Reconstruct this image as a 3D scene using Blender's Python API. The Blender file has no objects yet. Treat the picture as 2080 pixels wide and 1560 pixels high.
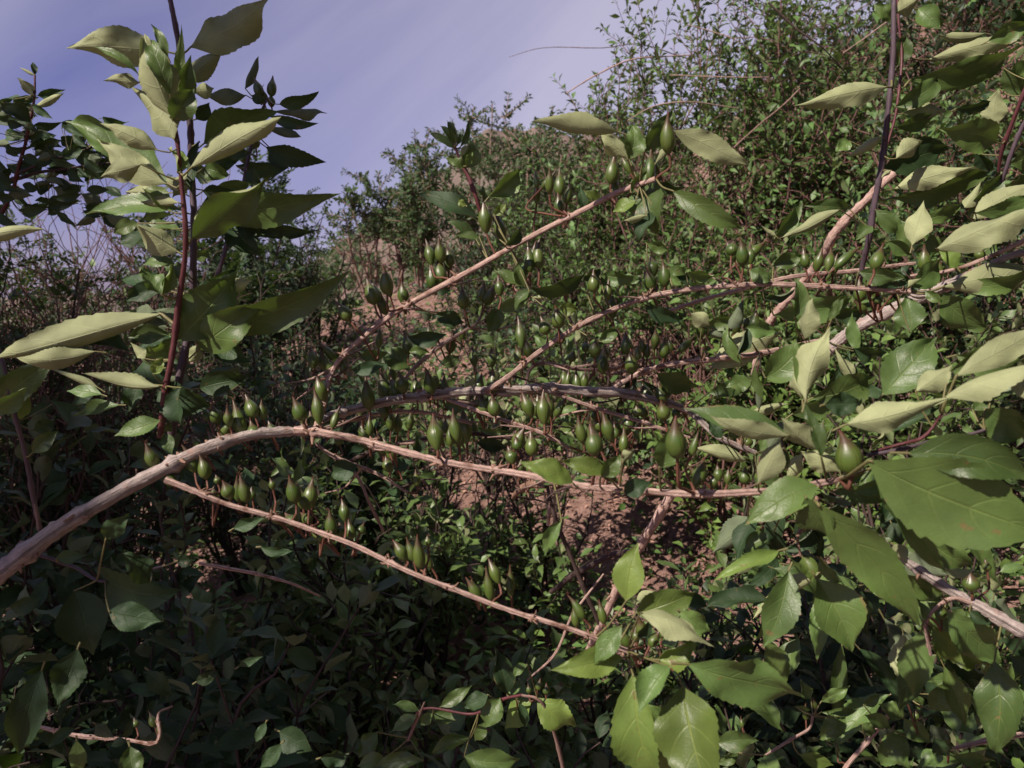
import bpy, math, random
import numpy as np
from mathutils import Vector, Matrix

# ------------------------------------------------------------------ scene, camera, light
scene = bpy.context.scene
col = scene.collection
R = math.radians
F = 1635.0                      # focal length in photograph pixels (2080 wide)
CAM = np.array([0.0, 0.0, 1.10])
PITCH = R(-6.3)
cam_d = bpy.data.cameras.new('camera')
cam = bpy.data.objects.new('camera', cam_d)
col.objects.link(cam)
cam.location = CAM
cam.rotation_euler = (R(90) + PITCH, 0, 0)
cam_d.sensor_width = 36
cam_d.lens = F * 36 / 2080
cam_d.clip_start = 0.02
cam_d.clip_end = 3000
cam_d.dof.use_dof = True
cam_d.dof.focus_distance = 0.72
cam_d.dof.aperture_fstop = 18
scene.camera = cam

SUN_AZ = R(-133)      # clockwise from +Y (the view direction): behind the camera, to the left
SUN_EL = R(42)
world = bpy.data.worlds.new('World')
scene.world = world
world.use_nodes = True
wn, wl = world.node_tree.nodes, world.node_tree.links
bg = wn['Background']
sky = wn.new('ShaderNodeTexSky')
sky.sky_type = 'NISHITA'
sky.sun_disc = False
sky.sun_elevation = SUN_EL
sky.sun_rotation = SUN_AZ
sky.air_density = 1.0
sky.dust_density = 0.5
sky.ozone_density = 2.0
tint = wn.new('ShaderNodeMix'); tint.data_type = 'RGBA'; tint.blend_type = 'MULTIPLY'
tint.inputs[0].default_value = 1.0
tint.inputs[7].default_value = (0.58, 0.455, 0.88, 1)
wl.new(sky.outputs[0], tint.inputs[6])
tc = wn.new('ShaderNodeTexCoord')
mp = wn.new('ShaderNodeMapping')
mp.vector_type = 'TEXTURE'
mp.inputs['Rotation'].default_value = (R(8), R(-38), R(6))
mp.inputs['Scale'].default_value = (2.2, 0.8, 0.42)
wl.new(tc.outputs['Generated'], mp.inputs[0])
nz = wn.new('ShaderNodeTexNoise')
nz.inputs['Scale'].default_value = 1.9
nz.inputs['Detail'].default_value = 7
nz.inputs['Roughness'].default_value = 0.52
nz.inputs['Distortion'].default_value = 0.5
wl.new(mp.outputs[0], nz.inputs['Vector'])
cr = wn.new('ShaderNodeValToRGB')
cr.color_ramp.elements[0].position = 0.30
cr.color_ramp.elements[0].color = (0.0, 0.0, 0.0, 1)
cr.color_ramp.elements[1].position = 0.78
cr.color_ramp.elements[1].color = (0.54, 0.54, 0.54, 1)
wl.new(nz.outputs[0], cr.inputs[0])
cloud = wn.new('ShaderNodeMix'); cloud.data_type = 'RGBA'
cloud.inputs[7].default_value = (7.1, 6.7, 8.2, 1)
sepx = wn.new('ShaderNodeSeparateXYZ'); wl.new(tc.outputs['Generated'], sepx.inputs[0])
veil = wn.new('ShaderNodeMath'); veil.operation = 'MULTIPLY_ADD'; veil.use_clamp = True      # the thin cloud thickens towards the right
wl.new(sepx.outputs[0], veil.inputs[0]); veil.inputs[1].default_value = 1.05; veil.inputs[2].default_value = 0.45
addv = wn.new('ShaderNodeMath'); addv.operation = 'ADD'; addv.use_clamp = True
wl.new(cr.outputs[0], addv.inputs[0]); wl.new(veil.outputs[0], addv.inputs[1])
capv = wn.new('ShaderNodeMath'); capv.operation = 'MINIMUM'; capv.inputs[1].default_value = 0.72
wl.new(addv.outputs[0], capv.inputs[0])
wl.new(capv.outputs[0], cloud.inputs[0])
wl.new(tint.outputs[2], cloud.inputs[6])
wl.new(cloud.outputs[2], bg.inputs[0])
bg.inputs[1].default_value = 0.062

sun_d = bpy.data.lights.new('sun', 'SUN')
sun_d.energy = 5.0
sun_d.angle = R(0.5)
sun_d.color = (1.0, 0.87, 0.78)
sun = bpy.data.objects.new('sun', sun_d)
col.objects.link(sun)
SUNV = np.array([math.sin(SUN_AZ) * math.cos(SUN_EL), math.cos(SUN_AZ) * math.cos(SUN_EL), math.sin(SUN_EL)])
sun.rotation_euler = Vector(SUNV).to_track_quat('Z', 'Y').to_euler()
sun.location = (-3, -3, 6)

scene.view_settings.view_transform = 'Standard'
scene.view_settings.look = 'None'
scene.view_settings.exposure = 0.56
scene.view_settings.gamma = 1.0
scene.render.engine = 'CYCLES'
scene.cycles.max_bounces = 3
scene.cycles.diffuse_bounces = 1
scene.cycles.transparent_max_bounces = 4
scene.cycles.use_denoising = True

# ------------------------------------------------------------------ helpers
rng = np.random.default_rng(7)
CR = np.array([1.0, 0, 0])
CF = np.array([0.0, math.cos(PITCH), math.sin(PITCH)])
CU = np.array([0.0, -math.sin(PITCH), math.cos(PITCH)])


def at(px, py, d):
    """The point of the place that stands d metres before the camera at that spot of the photograph."""
    return CAM + d * (CF + CR * (px - 1040) / F + CU * (780 - py) / F)


def proj(P):
    v = np.asarray(P) - CAM
    d = v @ CF
    return 1040 + F * (v @ CR) / d, 780 - F * (v @ CU) / d, d


def unit(v):
    v = np.asarray(v, float)
    return v / (np.linalg.norm(v) + 1e-12)


def make_mesh(name, V, faces, mats=(), uv=None, mat_idx=None, smooth=True):
    me = bpy.data.meshes.new(name)
    V = np.asarray(V, np.float32).reshape(-1, 3)
    if isinstance(faces, np.ndarray):
        n, k = faces.shape
        me.vertices.add(len(V)); me.vertices.foreach_set('co', V.ravel())
        me.loops.add(n * k); me.loops.foreach_set('vertex_index', faces.astype(np.int32).ravel())
        me.polygons.add(n); me.polygons.foreach_set('loop_start', np.arange(0, n * k, k, dtype=np.int32))
        if mat_idx is not None:
            me.polygons.foreach_set('material_index', np.asarray(mat_idx, np.int32))
        if uv is not None:
            l = me.uv_layers.new(name='UVMap')
            l.data.foreach_set('uv', np.asarray(uv, np.float32)[faces.ravel()].ravel())
        me.update(calc_edges=True)
    else:
        me.from_pydata([tuple(v) for v in V], [], faces)
    if smooth:
        me.polygons.foreach_set('use_smooth', np.ones(len(me.polygons), bool))
    for m in mats:
        me.materials.append(m)
    return me


def put(name, me, parent=None, **props):
    o = bpy.data.objects.new(name, me)
    col.objects.link(o)
    if parent is not None:
        o.parent = parent
    for k, v in props.items():
        o[k] = v
    return o


def thing(name, label, cat, loc, group=None):
    o = bpy.data.objects.new(name, None)
    o.empty_display_size = 0.05
    col.objects.link(o)
    o.location = loc
    o['label'] = label
    o['category'] = cat
    if group:
        o['group'] = group
    return o


def smooth_path(P, step):
    """Catmull-Rom through rows of P (any number of columns; the first three are the position)."""
    P = np.asarray(P, float)
    if len(P) == 2:
        P = np.vstack([P[0], (P[0] + P[1]) / 2, P[1]])
    Q = np.vstack([2 * P[0] - P[1], P, 2 * P[-1] - P[-2]])
    out = []
    for i in range(1, len(Q) - 2):
        n = max(2, int(np.linalg.norm(Q[i + 1, :3] - Q[i, :3]) / step))
        t = np.linspace(0, 1, n, endpoint=False)[:, None]
        a, b, c, d = Q[i - 1], Q[i], Q[i + 1], Q[i + 2]
        out.append(0.5 * ((2 * b) + (-a + c) * t + (2 * a - 5 * b + 4 * c - d) * t ** 2 + (-a + 3 * b - 3 * c + d) * t ** 3))
    out.append(P[-1][None])
    return np.vstack(out)


def frames(P):
    T = np.gradient(P, axis=0)
    T /= np.linalg.norm(T, axis=1, keepdims=True) + 1e-12
    a = np.array([0, 0, 1.0]) if abs(T[0, 2]) < 0.9 else np.array([1.0, 0, 0])
    N = np.zeros_like(P)
    n = unit(np.cross(T[0], a))
    for i in range(len(P)):
        n = n - T[i] * (n @ T[i])
        n = n / (np.linalg.norm(n) + 1e-12)
        N[i] = n
    return T, N, np.cross(T, N)


def tube(P, r, k=8, cap=True):
    P = np.asarray(P, float)
    T, N, B = frames(P)
    a = np.linspace(0, 2 * math.pi, k, endpoint=False)
    r = np.broadcast_to(np.asarray(r, float), (len(P),)) if np.ndim(r) < 2 else r
    rr = r[:, None] if r.ndim == 1 else r
    ring = N[:, None, :] * (np.cos(a)[None, :] * rr)[..., None] + B[:, None, :] * (np.sin(a)[None, :] * rr)[..., None]
    V = (P[:, None, :] + ring).reshape(-1, 3)
    i = np.arange(len(P) - 1)[:, None] * k
    j = np.arange(k)[None, :]
    Fq = np.stack([i + j, i + (j + 1) % k, i + k + (j + 1) % k, i + k + j], -1).reshape(-1, 4)
    ln = np.r_[0, np.cumsum(np.linalg.norm(np.diff(P, axis=0), axis=1))]
    uv = np.stack([np.tile(np.arange(k) / k, len(P)), np.repeat(ln, k)], -1)
    return V, Fq, uv


class Bag:
    """Gathers quad patches into one mesh."""
    def __init__(self):
        self.V, self.F, self.U, self.M, self.n = [], [], [], [], 0

    def add(self, V, Fq, uv=None, m=0):
        self.V.append(V); self.F.append(Fq + self.n)
        self.U.append(uv if uv is not None else np.zeros((len(V), 2)))
        self.M.append(np.full(len(Fq), m)); self.n += len(V)

    def mesh(self, name, mats, off=(0, 0, 0), smooth=True):
        return make_mesh(name, np.vstack(self.V) - np.asarray(off), np.vstack(self.F), mats,
                         np.vstack(self.U), np.concatenate(self.M), smooth)


# ------------------------------------------------------------------ materials
def new_mat(name):
    m = bpy.data.materials.new(name)
    m.use_nodes = True
    nt = m.node_tree
    for n in list(nt.nodes):
        nt.nodes.remove(n)
    return m, nt.nodes, nt.links


def nd(ns, t, **kw):
    n = ns.new('ShaderNode' + t)
    for k, v in kw.items():
        setattr(n, k, v)
    return n


def mth(ns, ls, op, a, b=None, c=None, clamp=False):
    n = ns.new('ShaderNodeMath'); n.operation = op; n.use_clamp = clamp
    for i, x in enumerate((a, b, c)):
        if x is None:
            continue
        if isinstance(x, (int, float)):
            n.inputs[i].default_value = x
        else:
            ls.new(x, n.inputs[i])
    return n.outputs[0]


def mixc(ns, ls, f, a, b, blend='MIX'):
    n = ns.new('ShaderNodeMix'); n.data_type = 'RGBA'; n.blend_type = blend
    for i, x in ((0, f), (6, a), (7, b)):
        if isinstance(x, (int, float)):
            n.inputs[i].default_value = x
        elif isinstance(x, tuple):
            n.inputs[i].default_value = (*x, 1)
        else:
            ls.new(x, n.inputs[i])
    return n.outputs[2]


def noise(ns, ls, scale, detail=3, vec=None, rough=0.55, dist=0.0):
    n = nd(ns, 'TexNoise')
    n.inputs['Scale'].default_value = scale
    n.inputs['Detail'].default_value = detail
    n.inputs['Roughness'].default_value = rough
    n.inputs['Distortion'].default_value = dist
    if vec is not None:
        ls.new(vec, n.inputs['Vector'])
    return n.outputs[0]


def leaf_mat(name, top, under, rough=0.45, veins=True, transl=0.17, vary=0.35, spec=0.45, yellow=0.0):
    m, ns, ls = new_mat(name)
    out = nd(ns, 'OutputMaterial')
    geo = nd(ns, 'NewGeometry')
    oi = nd(ns, 'ObjectInfo')
    rnd = mth(ns, ls, 'FRACT', mth(ns, ls, 'ADD', oi.outputs['Random'], geo.outputs['Random Per Island']))
    txc = nd(ns, 'TexCoord')
    light = tuple(min(1, c * (1 + vary)) for c in top)
    dark = tuple(c * (1 - vary) for c in top)
    warm = (light[0] * 1.35, light[1] * 1.02, light[2] * 0.7)
    tcol = mixc(ns, ls, rnd, dark, light)
    r2 = mth(ns, ls, 'FRACT', mth(ns, ls, 'MULTIPLY', rnd, 7.31))
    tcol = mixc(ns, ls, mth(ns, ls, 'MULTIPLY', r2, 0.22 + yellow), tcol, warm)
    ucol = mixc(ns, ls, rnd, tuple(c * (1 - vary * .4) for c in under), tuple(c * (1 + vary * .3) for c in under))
    blotch = noise(ns, ls, 60, 3, geo.outputs['Position'])
    bl = mth(ns, ls, 'MULTIPLY_ADD', blotch, 0.9, 0.55)
    height = None
    if veins:
        uv = nd(ns, 'UVMap')
        sep = nd(ns, 'SeparateXYZ'); ls.new(uv.outputs[0], sep.inputs[0])
        u = mth(ns, ls, 'ABSOLUTE', mth(ns, ls, 'MULTIPLY_ADD', sep.outputs[0], 2.0, -1.0))
        v = sep.outputs[1]
        mid = mth(ns, ls, 'SUBTRACT', 1.0, mth(ns, ls, 'MULTIPLY', u, 22.0), clamp=True)
        w = mth(ns, ls, 'SUBTRACT', v, mth(ns, ls, 'MULTIPLY', mth(ns, ls, 'POWER', u, 1.25), 0.26))
        wob = mth(ns, ls, 'MULTIPLY_ADD', noise(ns, ls, 35, 2, geo.outputs['Position']), 0.05, -0.025)
        w = mth(ns, ls, 'ADD', w, wob)
        fr = mth(ns, ls, 'FRACT', mth(ns, ls, 'MULTIPLY', w, 4.6))
        dl = mth(ns, ls, 'ABSOLUTE', mth(ns, ls, 'SUBTRACT', fr, 0.5))
        lat = mth(ns, ls, 'SUBTRACT', 1.0, mth(ns, ls, 'MULTIPLY', dl, 15.0), clamp=True)
        lat = mth(ns, ls, 'MULTIPLY', lat, mth(ns, ls, 'SUBTRACT', 1.0, mth(ns, ls, 'MULTIPLY', u, 0.9), clamp=True))
        vor = nd(ns, 'TexVoronoi'); vor.feature = 'DISTANCE_TO_EDGE'; vor.inputs['Scale'].default_value = 520
        ls.new(geo.outputs['Position'], vor.inputs['Vector'])
        fine = mth(ns, ls, 'SUBTRACT', 1.0, mth(ns, ls, 'MULTIPLY', vor.outputs['Distance'], 9.0), clamp=True)
        vein = mth(ns, ls, 'MAXIMUM', mid, mth(ns, ls, 'MULTIPLY', lat, 0.6))
        pale = (min(1, top[0] * 2.4 + .02), min(1, top[1] * 1.8 + .03), min(1, top[2] * 1.7 + .01))
        tcol = mixc(ns, ls, mth(ns, ls, 'MULTIPLY', vein, 0.42), tcol, pale)
        ucol = mixc(ns, ls, mth(ns, ls, 'MULTIPLY', vein, 0.45), ucol, tuple(min(1, c * 1.25 + .03) for c in under))
        height = mth(ns, ls, 'MULTIPLY_ADD', fine, 0.12, mth(ns, ls, 'MULTIPLY', vein, -1.0))
        height = mth(ns, ls, 'MULTIPLY_ADD', noise(ns, ls, 90, 3, geo.outputs['Position']), 0.8, height)
        en = noise(ns, ls, 45, 3, geo.outputs['Position'])
        ed = mth(ns, ls, 'MULTIPLY', mth(ns, ls, 'SUBTRACT', mth(ns, ls, 'ADD', u, mth(ns, ls, 'MULTIPLY', en, 0.9)), 1.50, clamp=True), 9.0, clamp=True)
        tcol = mixc(ns, ls, mth(ns, ls, 'MULTIPLY', ed, 0.8), tcol, (0.17, 0.12, 0.045))
        # scars and brown specks on some blades
        sp = noise(ns, ls, 140, 2, geo.outputs['Position'])
        spk = mth(ns, ls, 'MULTIPLY', mth(ns, ls, 'SUBTRACT', sp, 0.69, clamp=True), 14.0, clamp=True)
        tcol = mixc(ns, ls, mth(ns, ls, 'MULTIPLY', spk, 0.7), tcol, (0.16, 0.10, 0.04))
    c = mixc(ns, ls, geo.outputs['Backfacing'], tcol, ucol)
    mul = nd(ns, 'Mix', data_type='RGBA', blend_type='MULTIPLY'); mul.inputs[0].default_value = 1
    ls.new(c, mul.inputs[6]); ls.new(bl, mul.inputs[7])
    c = mul.outputs[2]
    bs = nd(ns, 'BsdfPrincipled')
    ls.new(c, bs.inputs['Base Color'])
    ro = mth(ns, ls, 'MULTIPLY_ADD', geo.outputs['Backfacing'], 0.3, rough)
    ls.new(ro, bs.inputs['Roughness'])
    bs.inputs['Specular IOR Level'].default_value = spec
    tr = nd(ns, 'BsdfTranslucent')
    tcl = mixc(ns, ls, 0.5, c, (0.20, 0.34, 0.03))
    ls.new(tcl, tr.inputs[0])
    if height is not None:
        bp = nd(ns, 'Bump'); bp.inputs['Strength'].default_value = 0.55; bp.inputs['Distance'].default_value = 0.0006
        ls.new(height, bp.inputs['Height']); ls.new(bp.outputs[0], bs.inputs['Normal'])
    mx = nd(ns, 'MixShader'); mx.inputs[0].default_value = transl
    ls.new(bs.outputs[0], mx.inputs[1]); ls.new(tr.outputs[0], mx.inputs[2])
    ls.new(mx.outputs[0], out.inputs[0])
    return m


def bark_mat(name, c1, c2, scale=120, rough=0.75, stretch=0.18, bump=0.6, dist=0.0012, spec=0.3, spots=None):
    m, ns, ls = new_mat(name)
    out = nd(ns, 'OutputMaterial'); bs = nd(ns, 'BsdfPrincipled')
    uv = nd(ns, 'UVMap'); geo = nd(ns, 'NewGeometry')
    mpn = nd(ns, 'Mapping'); mpn.inputs['Scale'].default_value = (6.0, scale * stretch, 1)
    ls.new(uv.outputs[0], mpn.inputs[0])
    n1 = noise(ns, ls, 1.6, 5, mpn.outputs[0], 0.65, 0.4)
    n2 = noise(ns, ls, scale, 4, geo.outputs['Position'], 0.6)
    f = mth(ns, ls, 'MULTIPLY_ADD', n1, 1.6, -0.35, clamp=True)
    f = mth(ns, ls, 'MULTIPLY', f, mth(ns, ls, 'MULTIPLY_ADD', n2, 1.2, 0.35), clamp=True)
    c = mixc(ns, ls, f, c1, c2)
    if spots:
        n3 = noise(ns, ls, scale * 0.35, 2, geo.outputs['Position'])
        c = mixc(ns, ls, mth(ns, ls, 'MULTIPLY', mth(ns, ls, 'SUBTRACT', n3, 0.56, clamp=True), 6.0, clamp=True), c, spots)
    ls.new(c, bs.inputs['Base Color'])
    bs.inputs['Roughness'].default_value = rough
    bs.inputs['Specular IOR Level'].default_value = spec
    bp = nd(ns, 'Bump'); bp.inputs['Strength'].default_value = bump; bp.inputs['Distance'].default_value = dist
    h = mth(ns, ls, 'ADD', n1, mth(ns, ls, 'MULTIPLY', n2, 0.6))
    ls.new(h, bp.inputs['Height']); ls.new(bp.outputs[0], bs.inputs['Normal'])
    ls.new(bs.outputs[0], out.inputs[0])
    return m


def capsule_mat():
    m, ns, ls = new_mat('capsule_skin')
    out = nd(ns, 'OutputMaterial'); bs = nd(ns, 'BsdfPrincipled')
    uv = nd(ns, 'UVMap'); sep = nd(ns, 'SeparateXYZ'); ls.new(uv.outputs[0], sep.inputs[0])
    geo = nd(ns, 'NewGeometry'); oi = nd(ns, 'ObjectInfo')
    base = mixc(ns, ls, oi.outputs['Random'], (0.036, 0.080, 0.011), (0.072, 0.112, 0.018))
    n = noise(ns, ls, 260, 4, geo.outputs['Position'])
    base = mixc(ns, ls, mth(ns, ls, 'MULTIPLY_ADD', n, 1.6, -0.6, clamp=True), base, (0.085, 0.095, 0.022))
    v = mth(ns, ls, 'MULTIPLY_ADD', noise(ns, ls, 150, 2, geo.outputs['Position']), 0.16, sep.outputs[1])
    beak = mth(ns, ls, 'MULTIPLY', mth(ns, ls, 'SUBTRACT', v, 0.64, clamp=True), 5.0, clamp=True)
    c = mixc(ns, ls, mth(ns, ls, 'MULTIPLY', beak, 0.85), base, (0.075, 0.038, 0.024))
    tipf = mth(ns, ls, 'MULTIPLY', mth(ns, ls, 'SUBTRACT', v, 0.98, clamp=True), 14.0, clamp=True)
    c = mixc(ns, ls, tipf, c, (0.10, 0.022, 0.015))
    sut = mth(ns, ls, 'ABSOLUTE', mth(ns, ls, 'SUBTRACT', mth(ns, ls, 'FRACT', mth(ns, ls, 'MULTIPLY', sep.outputs[0], 5.0)), 0.5))
    sl = mth(ns, ls, 'SUBTRACT', 1.0, mth(ns, ls, 'MULTIPLY', sut, 14.0), clamp=True)
    c = mixc(ns, ls, mth(ns, ls, 'MULTIPLY', sl, 0.35), c, (0.05, 0.05, 0.012))
    ls.new(c, bs.inputs['Base Color'])
    bs.inputs['Roughness'].default_value = 0.30
    ls.new(mth(ns, ls, 'MULTIPLY_ADD', n, 0.34, 0.24), bs.inputs['Roughness'])
    bs.inputs['Specular IOR Level'].default_value = 0.55
    bp = nd(ns, 'Bump'); bp.inputs['Strength'].default_value = 0.35; bp.inputs['Distance'].default_value = 0.0004
    ls.new(mth(ns, ls, 'SUBTRACT', n, sl), bp.inputs['Height']); ls.new(bp.outputs[0], bs.inputs['Normal'])
    ls.new(bs.outputs[0], out.inputs[0])
    return m


def ground_mat(name, c1, c2, c3, s=1.0, bump=0.03):
    m, ns, ls = new_mat(name)
    out = nd(ns, 'OutputMaterial'); bs = nd(ns, 'BsdfPrincipled'); geo = nd(ns, 'NewGeometry')
    p = geo.outputs['Position']
    a = noise(ns, ls, 2.2 * s, 6, p, 0.6); b = noise(ns, ls, 22 * s, 6, p, 0.7); g = noise(ns, ls, 160 * s, 3, p, 0.7)
    c = mixc(ns, ls, mth(ns, ls, 'MULTIPLY_ADD', a, 2.4, -0.7, clamp=True), c1, c2)
    c = mixc(ns, ls, mth(ns, ls, 'MULTIPLY_ADD', b, 3.0, -1.25, clamp=True), c, c3)
    c = mixc(ns, ls, mth(ns, ls, 'MULTIPLY_ADD', g, 2.0, -0.8, clamp=True), c, tuple(x * 0.55 for x in c1))
    ls.new(c, bs.inputs['Base Color'])
    bs.inputs['Roughness'].default_value = 0.95
    bs.inputs['Specular IOR Level'].default_value = 0.15
    bp = nd(ns, 'Bump'); bp.inputs['Strength'].default_value = 1.0; bp.inputs['Distance'].default_value = bump / s
    h = mth(ns, ls, 'ADD', b, mth(ns, ls, 'MULTIPLY', g, 0.3))
    ls.new(h, bp.inputs['Height']); ls.new(bp.outputs[0], bs.inputs['Normal'])
    ls.new(bs.outputs[0], out.inputs[0])
    return m


UNDER = (0.265, 0.295, 0.145)
M = {
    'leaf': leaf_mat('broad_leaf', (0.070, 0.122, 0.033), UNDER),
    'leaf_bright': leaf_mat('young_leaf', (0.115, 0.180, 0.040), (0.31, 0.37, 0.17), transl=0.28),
    'leaf_dark': leaf_mat('shade_dark_leaf', (0.024, 0.050, 0.020), (0.11, 0.14, 0.08), transl=0.10, rough=0.55, spec=0.25),  # green darkened to stand in for deep shade, not age
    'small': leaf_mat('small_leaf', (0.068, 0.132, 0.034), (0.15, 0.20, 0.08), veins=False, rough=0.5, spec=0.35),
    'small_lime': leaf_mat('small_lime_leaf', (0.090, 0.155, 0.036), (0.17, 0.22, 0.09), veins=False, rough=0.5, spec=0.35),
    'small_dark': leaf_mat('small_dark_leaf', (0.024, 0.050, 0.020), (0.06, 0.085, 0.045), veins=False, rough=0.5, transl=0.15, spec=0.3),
    'far': leaf_mat('far_leaf', (0.050, 0.090, 0.036), (0.10, 0.13, 0.07), veins=False, rough=0.6, spec=0.2),
    'bark_grey': bark_mat('grey_bark', (0.15, 0.12, 0.105), (0.56, 0.48, 0.43), 230, stretch=0.12, bump=1.0, dist=0.003, spots=(0.30, 0.20, 0.16)),
    'bark_tan': bark_mat('tan_bark', (0.19, 0.115, 0.09), (0.66, 0.48, 0.40), 300, stretch=0.10, bump=1.0, dist=0.0018, spots=(0.17, 0.09, 0.06)),
    'scale': bark_mat('bud_scale', (0.12, 0.065, 0.045), (0.36, 0.23, 0.16), 300),
    'stalk': bark_mat('fruit_stalk', (0.085, 0.032, 0.022), (0.20, 0.09, 0.055), 300, rough=0.5),
    'stem_purple': bark_mat('purple_stem', (0.045, 0.030, 0.038), (0.13, 0.095, 0.11), 180, rough=0.5, bump=0.3),
    'stem_red': bark_mat('red_stem', (0.055, 0.018, 0.022), (0.14, 0.045, 0.045), 180, rough=0.45, bump=0.3),
    'petiole': bark_mat('petiole_skin', (0.10, 0.09, 0.035), (0.20, 0.19, 0.08), 200, rough=0.5, bump=0.2),
    'twig': bark_mat('dry_twig', (0.10, 0.06, 0.048), (0.36, 0.24, 0.19), 150),
    'twig_red': bark_mat('reddish_twig', (0.07, 0.035, 0.03), (0.22, 0.12, 0.10), 150),
    'twig_dark': bark_mat('dark_twig', (0.03, 0.02, 0.017), (0.10, 0.065, 0.055), 150),
    'capsule': capsule_mat(),
    'soil': ground_mat('red_soil', (0.29, 0.175, 0.14), (0.41, 0.27, 0.22), (0.15, 0.085, 0.065)),
    'hill': ground_mat('hill_soil', (0.29, 0.19, 0.165), (0.15, 0.14, 0.11), (0.09, 0.10, 0.075), 0.02, 0.02),
    'field': ground_mat('scrub_field', (0.05, 0.07, 0.035), (0.10, 0.09, 0.06), (0.035, 0.05, 0.025), 0.05, 0.02),
    'litter': bark_mat('dry_litter', (0.20, 0.10, 0.07), (0.50, 0.32, 0.25), 90),
}

# ------------------------------------------------------------------ leaf blades
_WT = np.array([0, .04, .10, .18, .28, .38, .50, .62, .73, .82, .89, .95, 1.0])
_WW = np.array([0.04, .15, .36, .64, .88, 1.0, .97, .82, .59, .36, .19, .08, 0.0])


def blade(width=0.45, arch=0.12, fold=0.25, curl=0.3, twist=0.0, side=0.0, wave=0.03, nl=44, nw=5, teeth=11,
          tooth=0.05, seed=0, petiole=0.10, hook=0.0):
    """A unit leaf: base at the origin, blade along +Y for length 1, upper face towards +Z.
    Returns V, F, uv; the blade is the first patch, the petiole runs backwards from the base."""
    g = np.random.default_rng(seed)
    t = np.linspace(0, 1, nl)
    w = np.interp(t, _WT, _WW) * width / 2
    ph = g.uniform(0, 6.28, 8)
    asy = g.uniform(.45, 1.5, 2); acr = g.uniform(.4, 1.6, 2); fcr = g.uniform(3, 8, 3)
    # midrib path in the YZ plane with arch, plus sideways bend
    ang = arch * (1.5 * t - 0.2) + hook * np.clip((t - .6) / .4, 0, 1) ** 2 + wave * 1.5 * np.sin(5 * t + ph[0])
    sid = side * (t - 0.3) + 0.10 * np.sin(3 * t + ph[1]) * (wave > 0)
    dy = np.cos(ang) * np.cos(sid); dz = -np.sin(ang); dx = np.sin(sid) * np.cos(ang)
    h = 1 / (nl - 1)
    Y = np.r_[0, np.cumsum((dy[1:] + dy[:-1]) / 2)] * h
    Z = np.r_[0, np.cumsum((dz[1:] + dz[:-1]) / 2)] * h
    X = np.r_[0, np.cumsum((dx[1:] + dx[:-1]) / 2)] * h
    S = np.linspace(-1, 1, 2 * nw + 1)
    nS = len(S)
    saw = (t * teeth * 1.6 + 0.15 * np.sin(9 * t + ph[2])) % 1.0
    env = np.clip((t - .16) / .15, 0, 1) * np.clip((0.97 - t) / .08, 0, 1)
    lob = 1 + 0.05 * np.sin(7 * t + ph[3]) * env
    V = np.zeros((nl, nS, 3)); U = np.zeros((nl, nS, 2))
    tw = twist * (t - 0.3)
    for k, s in enumerate(S):
        a = abs(s)
        # cross-section: fold plus curl that closes towards the edge
        n = 12
        q = np.linspace(0, a, n)
        kc = (curl * acr[int(s > 0)] * (0.55 + 0.45 * np.sin(t * 3.1 + ph[1])))[:, None]
        phi = fold * asy[int(s > 0)] + kc * q[None, :] ** 1.2 * 1.4
        step = a / (n - 1)
        lat = np.sum((np.cos(phi)[:, 1:] + np.cos(phi)[:, :-1]) / 2, 1) * step
        up = np.sum((np.sin(phi)[:, 1:] + np.sin(phi)[:, :-1]) / 2, 1) * step
        ww = w * lob
        if a > 0.99:
            ww = ww * (1 + tooth * 2.2 * (saw - 0.5) * env)
        lx = np.sign(s) * lat * ww
        lz = up * ww + wave * width * a * a * np.sin(t * 11 + ph[2] + (1.7 if s > 0 else 0)) * env
        lz = lz + wave * width * .55 * (np.sin(t * fcr[0] * 2 + s * fcr[1] + ph[4]) * np.sin(s * 2.6 + ph[5]) + .5 * np.sin(t * fcr[2] * 3 - s * 4 + ph[6])) * env * a
        ct, st = np.cos(tw), np.sin(tw)
        lx, lz = lx * ct - lz * st, lx * st + lz * ct
        V[:, k, 0] = X + lx * np.cos(sid)
        V[:, k, 1] = Y + lz * np.sin(ang) - lx * np.sin(sid)
        V[:, k, 2] = Z + lz * np.cos(ang)
        U[:, k, 0] = (s + 1) / 2
        U[:, k, 1] = t
    V = V.reshape(-1, 3); U = U.reshape(-1, 2)
    i = np.arange(nl - 1)[:, None] * nS; j = np.arange(nS - 1)[None, :]
    Fq = np.stack([i + j, i + j + 1, i + nS + j + 1, i + nS + j], -1).reshape(-1, 4)
    if tooth > 0 and nl > 20:      # teeth lean towards the tip
        pass
    return V, Fq, U


def leaf_lib(n, nl, nw, **kw):
    out = []
    for s in range(n):
        g = np.random.default_rng(100 + s)
        V, Fq, U = blade(width=g.uniform(.40, .56), arch=g.uniform(-.1, .7), fold=g.uniform(.1, .5), curl=g.uniform(.0, .7),
                         twist=g.uniform(-.5, .5), side=g.uniform(-.4, .4), wave=g.uniform(.02, .08), nl=nl, nw=nw, seed=s, tooth=0.03, **kw)
        out.append((V, Fq, U))
    return out


LIB_MID = leaf_lib(10, 9, 2)          # 64 triangles
LIB_LOW = leaf_lib(8, 5, 1)           # 16 triangles
_shared = {}


def shared_leaf(lib, k, mat, name='leaf'):
    key = (id(lib), k, mat)
    if key not in _shared:
        V, Fq, U = lib[k]
        # a short petiole
        _shared[key] = make_mesh(name, V, Fq, [M[mat]], U)
    return _shared[key]


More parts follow.
